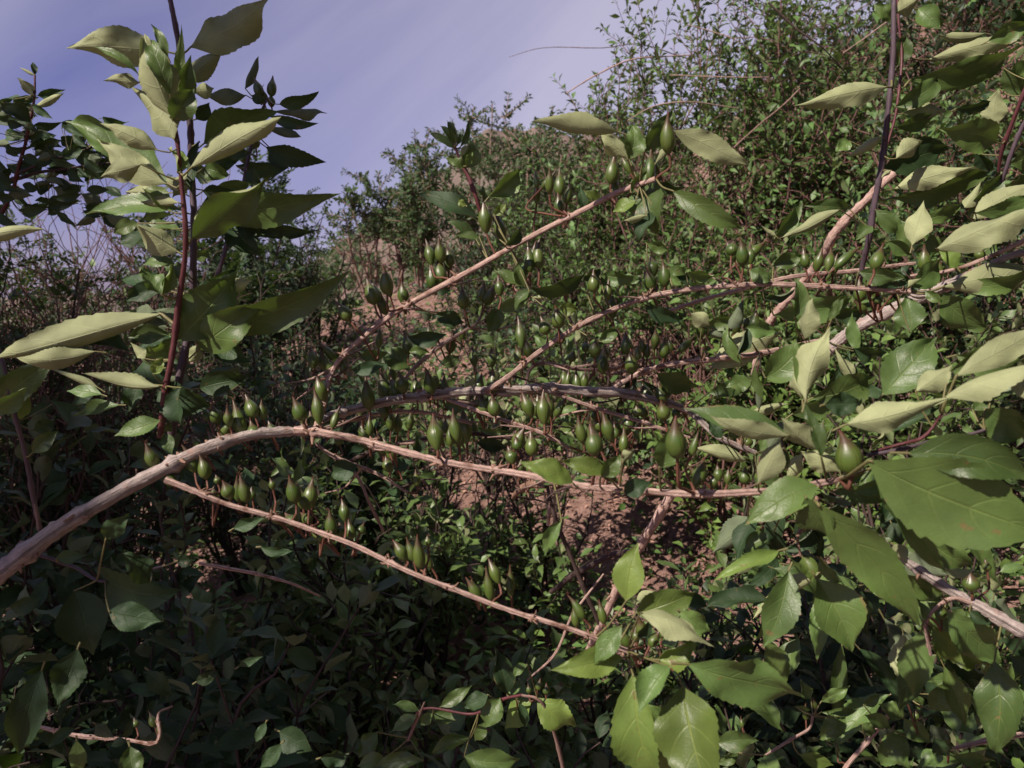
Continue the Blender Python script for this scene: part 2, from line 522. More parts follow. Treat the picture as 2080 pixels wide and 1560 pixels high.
def merged_leaves(lib, mats4):
    """mats4: (n,4,4) world matrices -> vertices, faces, uv"""
    n = len(mats4)
    ks = rng.integers(0, len(lib), n)
    Vs, Fs, Us, off = [], [], [], 0
    for k in range(len(lib)):
        Mx = mats4[ks == k]
        if not len(Mx):
            continue
        V, Fq, U = lib[k]
        W = np.einsum('nij,vj->nvi', Mx[:, :3, :3], V) + Mx[:, None, :3, 3]
        m = len(Mx)
        Vs.append(W.reshape(-1, 3))
        Fs.append((Fq[None] + (np.arange(m) * len(V))[:, None, None] + off).reshape(-1, 4))
        Us.append(np.tile(U, (m, 1)))
        off += m * len(V)
    return np.vstack(Vs), np.vstack(Fs), np.vstack(Us)


def leaf_matrices(P, D, N, S):
    """position, direction, rough normal, size -> (n,4,4)"""
    D = D / (np.linalg.norm(D, axis=1, keepdims=True) + 1e-9)
    X = np.cross(D, N)
    X /= np.linalg.norm(X, axis=1, keepdims=True) + 1e-9
    Z = np.cross(X, D)
    A = np.zeros((len(P), 4, 4))
    A[:, :3, 0] = X * S[:, None]; A[:, :3, 1] = D * S[:, None]; A[:, :3, 2] = Z * S[:, None]
    A[:, :3, 3] = P; A[:, 3, 3] = 1
    return A


# ------------------------------------------------------------------ hand-placed plants
class Plant:
    def __init__(self, name, label, cat, origin, depth, group=None):
        self.o = np.asarray(origin, float)
        self.root = thing(name, label, cat, self.o, group)
        self.depth = depth
        self.S = []          # stem samples px, py, depth, node flag
        self.nl = 0

    def stem(self, pts, mat, r, depth=None, name='stem', nodes=0.035, swell=0.35, scales=0, k=10, step=0.003, taper=1.0, attach=True):
        """pts: (px, py[, depth[, radius px]]) ; r: radius in photograph pixels"""
        rows = []
        n = len(pts)
        for i, p in enumerate(pts):
            d = p[2] if len(p) > 2 and p[2] else (depth or self.depth)
            rr = .84 * (p[3] if len(p) > 3 else r * (1 - (1 - taper) * i / (n - 1)))
            rows.append([*at(p[0], p[1], d), rr * d / F])
        P = smooth_path(rows, step)
        L = np.r_[0, np.cumsum(np.linalg.norm(np.diff(P[:, :3], axis=0), axis=1))]
        rad = P[:, 3].copy()
        g = rng
        # irregular line
        for ax in range(3):
            P[:, ax] += 0.18 * rad * np.sin(L * g.uniform(60, 110) + g.uniform(0, 6)) + 0.25 * rad.mean() * np.sin(L * g.uniform(18, 30) + g.uniform(0, 6))
        nodeL = np.arange(g.uniform(0.3, 1) * nodes, L[-1], nodes) if nodes else np.array([])
        nodeL = nodeL + g.normal(0, nodes * 0.12, len(nodeL)) if len(nodeL) else nodeL
        for q in nodeL:
            rad *= 1 + swell * np.exp(-((L - q) / (0.5 * rad.mean() + 0.0012)) ** 2)
        rad *= 1 + 0.05 * g.standard_normal(len(rad)) * (0.5 if k < 8 else 1)
        bag = Bag()
        a = np.linspace(0, 2 * math.pi, k, endpoint=False)
        rr = rad[:, None] * (1 + 0.06 * np.sin(2 * a + g.uniform(0, 6))[None, :] + 0.055 * g.standard_normal((len(rad), k)))
        V, Fq, U = tube(P[:, :3], rr, k)
        bag.add(V, Fq, U, 0)
        T, N, B = frames(P[:, :3])
        for q in nodeL:                      # dry bud scales and stubs of fallen stalks at every node
            if scales:
                i = int(np.argmin(abs(L - q)))
                for s in range(g.integers(scales, scales * 2 + 1)):
                    an = g.uniform(0, 2 * math.pi)
                    rdir = N[i] * math.cos(an) + B[i] * math.sin(an)
                    if rdir[2] < -0.3 and g.random() < .5:
                        rdir = -rdir
                    dirn = unit(rdir * g.uniform(.7, 1.2) + T[i] * g.uniform(-1.5, 1.5) + g.normal(0, .3, 3))
                    ln = min(rad[i], .0032) * g.uniform(0.7, 1.9)
                    b0 = P[i, :3] + rdir * rad[i] * 0.6 + T[i] * g.normal(0, .6) * rad[i]
                    pp = np.array([b0, b0 + dirn * ln * .5, b0 + dirn * ln + g.normal(0, .25, 3) * ln])
                    r0 = min(rad[i], .0035) * g.uniform(.22, .55)
                    v, f, u = tube(pp, [r0, r0 * .8, r0 * .35], 5)
                    bag.add(v, f, u, 1)
        put(name, bag.mesh(name, [M[mat], M['scale']], self.o), self.root)
        if attach:
            x, y, d = proj(P[0, :3]), None, None
            for i in range(0, len(P), 2):
                px, py, dd = proj(P[i, :3])
                isn = len(nodeL) and np.min(abs(nodeL - L[i])) < 0.004
                self.S.append((px, py, dd, rad[i], 1.0 if isn else 0.0))
        return P

    def nearest(self, x, y, maxd, want_nodes=True):
        if not self.S:
            return None
        A = np.array(self.S)
        d = np.hypot(A[:, 0] - x, A[:, 1] - y) + (1 - A[:, 4]) * (12 if want_nodes else 0)
        i = int(np.argmin(d))
        return A[i] if d[i] < maxd else None

    def leaf(self, b, t, w, rot=0, org=None, mat='leaf', d=None, dz=None, arch=None, curl=None, fold=None, twist=None,
             side=None, attach=70, nl=44, wave=None, hook=0.0, lift=0.0):
        """b, t: base and tip in photograph pixels (or in the zoomed crop whose corner is org); w: the
        blade's full width over its length... in the same pixels; rot 0 shows the upper face, 180 the underside."""
        if org is not None:
            k = 720 / 2080
            b = (org[0] + b[0] * k, org[1] + b[1] * k); t = (org[0] + t[0] * k, org[1] + t[1] * k); w = w * k
        g = rng
        if d is None:
            n = self.nearest(b[0], b[1], 160, False)
            d = (n[2] if n is not None else self.depth) + g.normal(0, 0.012) + lift
        L2 = math.hypot(t[0] - b[0], t[1] - b[1]) * d / F
        if dz is None:
            dz = g.uniform(-.30, .25)
        B = at(b[0], b[1], d); Tp = at(t[0], t[1], d + dz * L2)
        Yv = Tp - B
        under = 90 < rot % 360 < 270
        if arch is None: arch = g.uniform(0.1, 0.9) * (1 if not under else -.6)
        if curl is None: curl = g.uniform(0.2, .8) if not under else g.uniform(1.1, 1.9)
        if fold is None: fold = g.uniform(.08, .3) if not under else g.uniform(.15, .5)
        if twist is None: twist = g.uniform(-.7, .7)
        if side is None: side = g.uniform(-.45, .45)
        if not hook and g.random() < .45: hook = g.uniform(-.9, 1.1)
        if wave is None: wave = g.uniform(.04, .13)
        L = np.linalg.norm(Yv)
        wl = w * d / F / L
        # the asked width is what shows; undo the loss from fold, curl and turning
        loss = math.cos(fold + curl * .45) * (abs(math.cos(math.radians(rot))) * .7 + .3)
        wl = min(0.74, (.90 if under else .88) * wl / max(0.58, loss))
        V, Fq, U = blade(width=wl, arch=arch, fold=fold, curl=curl, twist=twist, side=side, wave=wave, nw=4, nl=(56 if w > 36 and nl == 44 else 36 if nl == 44 else nl),
                         seed=int(g.integers(1e9)), teeth=g.uniform(7, 10), hook=hook, tooth=g.uniform(.02, .055))
        # straighten so that the tip lands on its mark
        tipv = V[-(9 // 2) - 1]
        q = Vector(tipv).rotation_difference(Vector((0, 1, 0))).to_matrix()
        V = V @ np.array(q).T / np.linalg.norm(tipv)
        Yd = Yv / L
        view = unit(CAM - (B + Tp) / 2)
        Z0 = unit(view - Yd * (view @ Yd))
        X0 = np.cross(Yd, Z0)
        r = math.radians(rot)
        Z = Z0 * math.cos(r) + X0 * math.sin(r)
        X = np.cross(Yd, Z)
        Wd = B + (V[:, :1] * X + V[:, 1:2] * Yd + V[:, 2:3] * Z) * L
        bag = Bag(); bag.add(Wd, Fq, U, 0)
        # petiole: to the nearest stem, else a short stalk backwards
        n = self.nearest(b[0], b[1], attach * 1.6) if attach else None
        r0 = min(max(0.00045, 0.009 * L), .0011)
        if n is not None:
            A = at(n[0], n[1], n[2])
            midp = (A + B) / 2 - Yd * L * .03 + np.array([0, 0, -.04 * L])
        else:
            A = B - Yd * L * .14 + np.array([0, 0, -.03 * L]); midp = (A + B) / 2
        pp = smooth_path(np.array([A, midp, B, B + Yd * L * .02]), 0.004)
        v, f, u = tube(pp, np.linspace(r0 * 1.3, r0 * .9, len(pp)), 6)
        bag.add(v, f, u, 1)
        self.nl += 1
        return put('leaf', bag.mesh('leaf', [M[mat], M['petiole']], self.o), self.root)

    def capsule(self, bx, by, tx, ty, w, dd=0.0, maxd=75, depth=None):
        g = rng
        n = self.nearest(bx, by + 12, maxd)
        if depth:
            d = depth
        else:
            d = (n[2] if n is not None else self.depth) + dd
            d = 0.75 * d + 0.25 * min(d * 1.1, max(d * 0.9, F * 0.0100 / w))
        B = at(bx, by, d)
        H2 = math.hypot(tx - bx, ty - by) * d / F
        T = at(tx, ty, d + g.uniform(-.35, .25) * H2)
        ax = unit(T - B); H = np.linalg.norm(T - B); W = w * d / F / 2 * .94
        X = unit(np.cross(ax, CF + g.normal(0, .2, 3))); Yy = np.cross(ax, X)
        k, m = 15, 17
        t = np.linspace(0, 1, m)
        blen = g.uniform(.60, .70)
        prof = np.interp(t, [0, .03, .10, .20, .32, .42, .52, .62, .70, .78, .88, .96, 1],
                         [.16, .38, .68, .92, 1.0, .97, .86, .66, .47, .33, .20, .12, .05])
        if g.random() < .3:
            prof = np.interp(t, [0, .04, .12, .25, .38, .5, .6, .7, .8, .9, 1], [.18, .36, .6, .86, 1, .94, .76, .52, .32, .17, .07])
        an = np.linspace(0, 2 * math.pi, k, endpoint=False)
        rib = 1 + 0.035 * np.cos(5 * an + 3.14)[None, :] * np.clip(prof, 0, 1)[:, None]
        ellip = 1 + g.uniform(-.05, .05) * np.cos(2 * an)[None, :]
        bend = g.normal(0, .10, 2)
        cx = bend[0] * np.clip(t - .45, 0, 1) ** 2 * 3 * H * .5; cy = bend[1] * np.clip(t - .45, 0, 1) ** 2 * 3 * H * .5
        rr = prof[:, None] * rib * ellip * W
        Lx = rr * np.cos(an)[None] + cx[:, None]; Ly = rr * np.sin(an)[None] + cy[:, None]
        V = B + Lx[..., None] * X + Ly[..., None] * Yy + (t * H)[:, None, None] * ax
        V = V.reshape(-1, 3)
        i = np.arange(m - 1)[:, None] * k; j = np.arange(k)[None, :]
        Fq = np.stack([i + j, i + (j + 1) % k, i + k + (j + 1) % k, i + k + j], -1).reshape(-1, 4)
        U = np.stack([np.tile(np.arange(k) / k, m), np.repeat(t, k)], -1)
        me = make_mesh('capsule', V - self.o, Fq, [M['capsule']], U)
        o = put('capsule', me, self.root)
        # stalk
        if n is not None:
            A = at(n[0], n[1], n[2])
        else:
            A = B - ax * H * .35 + np.array([g.normal(0, .1), 0, -.25]) * H
        mid1 = B - ax * np.linalg.norm(A - B) * .4 + g.normal(0, .05, 3) * H
        pp = smooth_path(np.array([A, (A + mid1) / 2 + g.normal(0, .04, 3) * H, mid1, B, B + ax * H * .03]), 0.0025)
        rs = max(.0007, W * .16)
        r = rs * (1 + .35 * np.exp(-((np.linspace(0, 1, len(pp)) - 1) / .12) ** 2) + .2 * np.exp(-((np.linspace(0, 1, len(pp)) - .0) / .15) ** 2))
        v, f, u = tube(pp, r, 7)
        put('stalk', make_mesh('stalk', v - self.o, f, [M['stalk']], u), o)
        # withered style threads on some tips
        if g.random() < .35:
            bag = Bag()
            for _ in range(3):
                dr = unit(ax + g.normal(0, .5, 3))
                p = np.array([T, T + dr * H * .07, T + dr * H * .12 + g.normal(0, .03, 3) * H])
                v, f, u = tube(p, [W * .07, W * .05, W * .02], 4); bag.add(v, f, u)
            put('withered_style', bag.mesh('withered_style', [M['stalk']], self.o), o)
        return o


# ------------------------------------------------------------------ terrain
def near_h(x, y):
    a = 0.38 * np.clip(y - 2.6, 0, 20) + 0.30 * (x - 0.0) * np.clip((y - 1.2) / 2.0, 0, 1)
    a = a + 0.5 * np.clip(x - 0.8, 0, 20) * np.clip((y - 1.2) / 2, 0, 1)
    return a


def vnoise(x, y, s, seed=0):
    return (np.sin(x * s + seed) * np.cos(y * s * 1.13 + seed * 2.1) + .5 * np.sin(x * s * 2.3 + y * s * 1.7 + seed * 3.3)
            + .25 * np.cos(x * s * 4.1 - y * s * 4.7 + seed)) / 1.75


def ground_h(x, y):
    x = np.asarray(x, float); y = np.asarray(y, float)
    n = near_h(x, y)
    crest = 1.6 + 0.5 * np.clip(x, -2, 8)
    top = np.where(n > crest, crest + 0.15 * (n - crest), n)
    top = np.clip(top, -0.6, None)
    dist = np.hypot(x, y)
    fall = np.clip((dist - 10.0) / 25.0, 0, 1)
    fall = fall * fall * (3 - 2 * fall)
    h = top * (1 - fall) + (-9.0) * fall
    h = h + 0.03 * vnoise(x, y, 3.1, 1) + 0.012 * vnoise(x, y, 9.7, 4) + 0.006 * vnoise(x, y, 31, 2)
    return h


def build_ground():
    rads = np.r_[np.linspace(0.05, 6, 130), np.geomspace(6.08, 480, 90)]
    na = 260
    an = np.linspace(0, 2 * math.pi, na, endpoint=False)
    X = rads[:, None] * np.sin(an)[None]; Y = rads[:, None] * np.cos(an)[None]
    V = np.stack([X, Y, ground_h(X, Y)], -1).reshape(-1, 3)
    m = len(rads)
    i = np.arange(m - 1)[:, None] * na; j = np.arange(na)[None, :]
    Fq = np.stack([i + (j + 1) % na, i + j, i + na + j, i + na + (j + 1) % na], -1).reshape(-1, 4)
    V = np.vstack([V, [[0, 0, ground_h(0, 0)]]])
    mi = np.where(np.repeat(rads[:-1], na) > 13.0, 1, 0)
    put('ground', make_mesh('ground', V, Fq, [M['soil'], M['field']], mat_idx=mi), kind='structure')


build_ground()


# the far hill: its skyline falls from right to left; faint terraces run along it
def build_hill():
    sk = [(-900, 640), (300, 590), (560, 560), (640, 528), (690, 500), (735, 478), (790, 440), (850, 385), (905, 350), (985, 285), (1030, 268), (1100, 268),
          (1250, 285), (1500, 300), (2000, 330), (3200, 400)]
    D = 140.0
    xs = np.interp(np.linspace(0, 1, 200), np.linspace(0, 1, len(sk)), [s[0] for s in sk])
    ys = np.interp(xs, [s[0] for s in sk], [s[1] for s in sk]) + 5 * np.sin(xs * .05) + 3 * np.sin(xs * .13 + 1)
    top = np.array([at(x, y, D) for x, y in zip(xs, ys)])
    nr = 46
    V = np.zeros((nr, len(xs), 3))
    for r in range(nr):
        f = r / (nr - 1)                     # 0 crest, 1 foot
        z = top[:, 2] * (1 - f) + (-9.5) * f
        ter = 0.35 * np.sin((top[:, 0] * .25 + z * 3.1))
        y = D * math.cos(0) + (-(f ** .85) * 75) + 1.4 * np.sin(top[:, 0] * .3 + f * 9) + 2.2 * np.sin(top[:, 0] * .11 + f * 4) + ter
        V[r, :, 0] = top[:, 0] * (y / D)
        V[r, :, 1] = y
        V[r, :, 2] = z
    n = len(xs)
    i = np.arange(nr - 1)[:, None] * n; j = np.arange(n - 1)[None, :]
    Fq = np.stack([i + j, i + n + j, i + n + j + 1, i + j + 1], -1).reshape(-1, 4)
    put('hill', make_mesh('hill', V.reshape(-1, 3), Fq, [M['hill']]), kind='structure')
    return V


HILLV = build_hill()

# ------------------------------------------------------------------ growing plants
def pinnate(n=7, seed=0):
    """A feather leaf: leaflet pairs along a stalk, unit length."""
    g = np.random.default_rng(seed)
    V, Fq = [], []
    c = 0
    for i in range(n):
        y = 0.15 + 0.8 * i / (n - 1)
        ln = 0.26 * (1 - 0.35 * abs(i / (n - 1) - .45))
        for s in (-1, 1):
            a = g.uniform(.8, 1.15)
            d = np.array([s * math.sin(a), math.cos(a), g.uniform(-.25, .15)]) * ln
            sd = np.array([-d[1], d[0], 0]) * .26 + np.array([0, 0, g.uniform(-.02, .02)])
            b = np.array([0, y, -0.25 * y * y])
            V += [b, b + d * .5 + sd, b + d, b + d * .5 - sd]
            Fq.append([c, c + 1, c + 2, c + 3] if s < 0 else [c, c + 3, c + 2, c + 1]); c += 4
    V = np.array(V); Fq = np.array(Fq)
    return V, Fq, np.zeros((len(V), 2))


PINN = [pinnate(6 + s % 3, s) for s in range(5)]


def sprout(base, tip, n, droop, wob, g):
    t = np.linspace(0, 1, n)[:, None]
    P = base * (1 - t) + tip * t
    L = np.linalg.norm(tip - base)
    P = P + np.array([0, 0, 1.0]) * (t * (1 - t)) * droop * L * 4
    ph = g.uniform(0, 6.28, 3); fr = g.uniform(3, 7, 3)
    P = P + wob * L * np.sin(t * fr + ph) * t * (1 - t) * 2
    return P


LEAF_BUDGET = [0]
DENS = {'undergrowth_shrub': 1.35, 'slope_shrub': 2.0, 'ridge_shrub': 1.05, 'feathery_tree': 2.6, 'slim_tree': 1.35}
TINY = leaf_lib(6, 4, 1)
SPECK = leaf_lib(5, 3, 1)


def bush(name, label, cat, px, dist, top_py, spread, n_leaf, size, mat='small', stems=9, twigs=5, lib=None, indiv=300, group=None,
         stem_mat='twig', r0=0.006, lean=(0, 0), flat=0.5, seed=None, up=0.35, pos=None, H=None, leafy=(0.3, 1.0), twl=0.38, sizevar=.3,
         keep=None):
    if stem_mat == 'twig' and name in ('undergrowth_shrub', 'slope_shrub', 'ridge_shrub'): stem_mat = 'twig_dark' if px < 1250 or dist < 2.4 else 'twig_red'
    g = np.random.default_rng(seed if seed is not None else int(abs(px * 7 + dist * 1000 + top_py)) % 99991)
    lib = lib or LIB_LOW
    if pos is None:
        T = at(px, top_py, dist)
        x, y = T[0], T[1]
        z = float(ground_h(x, y)) - 0.02
        H = max(0.12, T[2] - z)
    else:
        x, y, z = pos
    base = np.array([x, y, z])
    root = thing(name, label, cat, base, group)
    size = size * (1.32 if name == 'ridge_shrub' else 1.0)
    n_leaf = int(n_leaf * DENS.get(name, 1.0))
    sb = Bag(); segs = []
    for s in range(stems):
        an = g.uniform(0, 2 * math.pi); rad = spread * math.sqrt(g.uniform(0.02, 1))
        hh = H * (1 - 0.45 * (rad / spread) ** 2) * g.uniform(.78, 1.0)
        tip = base + np.array([math.cos(an) * rad + lean[0], math.sin(an) * rad + lean[1], hh])
        b = base + np.array([math.cos(an), math.sin(an), 0]) * g.uniform(0, .08) * spread
        P = sprout(b, tip, 9, g.uniform(-.02, .10), .12, g)
        rr = np.linspace(r0, r0 * .3, 9) * g.uniform(.7, 1.2)
        v, f, u = tube(P, rr, 5); sb.add(v, f, u)
        segs.append((P, leafy[0]))
        for q in range(twigs):
            i = g.integers(2, 8)
            o = P[i]
            a2 = g.uniform(0, 2 * math.pi)
            d = np.array([math.cos(a2), math.sin(a2), g.uniform(-.1, 1.0)]) * H * twl * g.uniform(.4, 1.0)
            d[:2] *= spread / max(H * .6, 1e-3) if spread < H * .6 and name != 'slim_tree' else 1
            Q = sprout(o, o + d, 6, g.uniform(-.02, .12), .12, g)
            v, f, u = tube(Q, np.linspace(r0 * .45, r0 * .16, 6), 4); sb.add(v, f, u)
            segs.append((Q, 0.12))
    put('stem', sb.mesh('stem', [M[stem_mat]], base), root)
    if n_leaf <= 0:
        return root
    # leaves in opposite pairs
    lens = np.array([np.linalg.norm(p[-1] - p[0]) * (1 - s) for p, s in segs])
    cnt = np.maximum(1, (n_leaf / 2 * lens / lens.sum()).astype(int))
    Ps, Ds, Ns = [], [], []
    for (P, s), c in zip(segs, cnt):
        t = np.linspace(s, 1.0, c) + g.normal(0, .3 / c, c)
        t = np.clip(t, 0, 1) * (len(P) - 1)
        i = np.clip(t.astype(int), 0, len(P) - 2); f = (t - i)[:, None]
        pos_ = P[i] * (1 - f) + P[i + 1] * f
        T_ = P[i + 1] - P[i]; T_ /= np.linalg.norm(T_, axis=1, keepdims=True) + 1e-9
        a = g.uniform(0, 6.28) + np.arange(c) * 1.57 + g.normal(0, .4, c)
        ref = np.cross(T_, np.array([.3, .2, 1.0])); ref /= np.linalg.norm(ref, axis=1, keepdims=True) + 1e-9
        oth = np.cross(T_, ref)
        for sgn in (0, math.pi):
            rd = ref * np.cos(a + sgn)[:, None] + oth * np.sin(a + sgn)[:, None]
            D = rd * g.uniform(.6, 1.1, (c, 1)) + T_ * g.uniform(.3, 1.0, (c, 1)) + g.normal(0, .25, (c, 3))
            Ps.append(pos_ + rd * size * .12); Ds.append(D)
            Nn = np.array([0, 0, 1.0]) * up * 2.2 + T_ * .6 + g.normal(0, .45, (c, 3))
            Ns.append(Nn)
    Ps = np.vstack(Ps); Ds = np.vstack(Ds); Ns = np.vstack(Ns)
    S = size * g.uniform(1 - sizevar, 1 + sizevar, len(Ps)) * (1 - .25 * (g.random(len(Ps)) < .2))
    if keep is not None:
        k = keep(Ps)
        Ps, Ds, Ns, S = Ps[k], Ds[k], Ns[k], S[k]
    A = leaf_matrices(Ps, Ds, Ns, S)
    v = Ps - CAM; dd = v @ CF
    X = 1040 + F * (v @ CR) / np.maximum(dd, .01); Y = 780 - F * (v @ CU) / np.maximum(dd, .01)
    vis = (dd > .1) & (X > -40) & (X < 2120) & (Y > -40) & (Y < 1600)
    px_size = np.where(vis, S * F / np.maximum(dd, .05), 0)
    order = np.argsort(-px_size)
    ind = [i for i in order[:indiv] if px_size[i] > 13]
    mask = np.ones(len(Ps), bool)
    big = lib
    for i in ind:
        mask[i] = False
        lb = LIB_MID if (lib is LIB_LOW and px_size[i] > 24) else lib
        me = shared_leaf(lb, int(g.integers(len(lb))), mat)
        o = bpy.data.objects.new('leaf', me)
        col.objects.link(o); o.parent = root
        m = A[i].copy(); m[:3, 3] -= base
        o.matrix_local = Matrix(m.tolist())
        LEAF_BUDGET[0] += 1
    rest = A[mask]
    if len(rest):
        rl = lib if lib is PINN else (LIB_LOW if lib is LIB_MID else TINY if dist < 2.5 or pos is not None else SPECK)
        V, Fq, U = merged_leaves(rl, rest)
        put('foliage', make_mesh('foliage', V - base, Fq, [M[mat]], U), root, kind='stuff')
    return root


# soil left open between the plants (pixel windows of the photograph)
def open_soil(P):
    v = P - CAM; dd = v @ CF
    X = 1040 + F * (v @ CR) / np.maximum(dd, .01); Y = 780 - F * (v @ CU) / np.maximum(dd, .01)
    hill = (((X - 728) / 100) ** 2 + ((Y - 548) / 72) ** 2 < 1) & (dd > 2) & (np.random.default_rng(4).random(len(P)) < .97)
    a = ((X - 1060) / 200) ** 2 + ((Y - 985) / 75) ** 2 < 1
    b = ((X - 1330) / 130) ** 2 + ((Y - 745) / 75) ** 2 < 1
    c = ((X - 1190) / 110) ** 2 + ((Y - 1060) / 70) ** 2 < 1
    r = np.random.default_rng(3).random(len(P))
    return ~((a | b | c) & (r < .88) & (dd > .8)) & ~hill


K = open_soil
# ---- near undergrowth, bottom of the picture
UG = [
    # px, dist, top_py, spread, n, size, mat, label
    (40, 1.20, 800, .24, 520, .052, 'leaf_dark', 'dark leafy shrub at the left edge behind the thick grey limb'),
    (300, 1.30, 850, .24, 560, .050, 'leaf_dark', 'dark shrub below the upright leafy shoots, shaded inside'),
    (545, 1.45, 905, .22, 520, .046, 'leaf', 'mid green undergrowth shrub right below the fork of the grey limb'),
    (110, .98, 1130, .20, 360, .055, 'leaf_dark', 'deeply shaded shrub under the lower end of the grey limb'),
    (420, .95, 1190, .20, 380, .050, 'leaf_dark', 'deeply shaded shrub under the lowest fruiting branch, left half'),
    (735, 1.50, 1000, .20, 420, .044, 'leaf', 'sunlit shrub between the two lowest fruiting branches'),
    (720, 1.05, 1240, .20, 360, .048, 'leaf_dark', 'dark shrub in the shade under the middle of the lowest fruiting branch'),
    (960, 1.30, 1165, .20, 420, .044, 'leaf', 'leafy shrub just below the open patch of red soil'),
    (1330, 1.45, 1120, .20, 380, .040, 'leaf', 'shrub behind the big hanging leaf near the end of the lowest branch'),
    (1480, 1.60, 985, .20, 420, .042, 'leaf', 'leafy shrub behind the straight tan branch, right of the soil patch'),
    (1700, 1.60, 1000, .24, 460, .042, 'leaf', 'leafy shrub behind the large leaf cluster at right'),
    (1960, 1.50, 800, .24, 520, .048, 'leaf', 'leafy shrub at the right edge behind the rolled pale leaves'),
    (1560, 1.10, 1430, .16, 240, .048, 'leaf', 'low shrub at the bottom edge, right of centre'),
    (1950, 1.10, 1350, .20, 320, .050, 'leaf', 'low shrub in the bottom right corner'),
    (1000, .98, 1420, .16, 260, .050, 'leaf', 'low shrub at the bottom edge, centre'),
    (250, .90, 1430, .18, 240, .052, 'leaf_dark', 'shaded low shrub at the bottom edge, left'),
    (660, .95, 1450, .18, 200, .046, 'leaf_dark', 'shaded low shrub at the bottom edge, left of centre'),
    (1650, 1.30, 1090, .20, 520, .046, 'leaf_dark', 'dark shrub in the black gap under the right-hand leaf cluster'),  # added dark foliage that blackens the gap under the leaves
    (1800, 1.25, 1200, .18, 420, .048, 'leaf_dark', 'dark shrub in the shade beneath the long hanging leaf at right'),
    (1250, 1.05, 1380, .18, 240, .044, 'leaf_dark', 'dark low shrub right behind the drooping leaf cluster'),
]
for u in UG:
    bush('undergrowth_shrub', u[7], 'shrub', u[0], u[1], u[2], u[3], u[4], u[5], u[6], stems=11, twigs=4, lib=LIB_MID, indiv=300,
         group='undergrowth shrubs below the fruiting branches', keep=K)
MID = [
    (620, 2.3, 600, .34, 1100, .040, 'leaf_dark', 'dark shrub behind the fork of the grey limb, under the distant hill'),
    (860, 2.2, 660, .30, 1000, .044, 'leaf', 'green shrub behind the fruits in the middle of the picture'),
    (760, 2.7, 640, .32, 900, .040, 'leaf_dark', 'dark shrub behind the lower half of the highest fruiting branch'),
    (1090, 2.4, 560, .30, 1000, .044, 'leaf', 'green shrub behind the highest fruiting branch'),
    (1500, 2.6, 470, .34, 1100, .042, 'small_lime', 'light green shrub behind the long thin fruiting branch'),
    (1400, 3.0, 330, .42, 1400, .038, 'small', 'shrub on the slope behind the pale bright leaf'),
    (1620, 2.8, 560, .36, 1000, .042, 'small_lime', 'bright low shrub on the slope above the grey stick'),
    (1720, 2.7, 330, .40, 1300, .038, 'small', 'shrub on the slope behind the bare purple stem'),
    (1950, 2.3, 470, .36, 1000, .044, 'leaf', 'leafy shrub right of the bare purple stem'),
    (1930, 2.8, 180, .42, 1300, .038, 'small', 'shrub in the upper right behind the long drooping leaves'),
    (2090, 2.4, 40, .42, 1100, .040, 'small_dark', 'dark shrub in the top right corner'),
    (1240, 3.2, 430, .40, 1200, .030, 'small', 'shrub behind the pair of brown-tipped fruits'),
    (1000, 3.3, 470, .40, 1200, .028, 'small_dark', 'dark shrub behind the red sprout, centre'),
    (1250, 3.6, 610, .30, 500, .028, 'small_lime', 'small lime green plant at the upper rim of the bare soil'),
    (1480, 3.0, 640, .30, 600, .028, 'small_lime', 'low bright plant right of the bare soil'),
    (1850, 1.95, 640, .30, 800, .038, 'small_lime', 'low bright shrub beneath the broken grey stick'),
]
for u in MID:
    bush('slope_shrub', u[7], 'shrub', u[0], u[1], u[2], u[3], u[4], u[5], u[6], stems=16, twigs=6, indiv=260,
         group='shrubs on the near slope', keep=K)
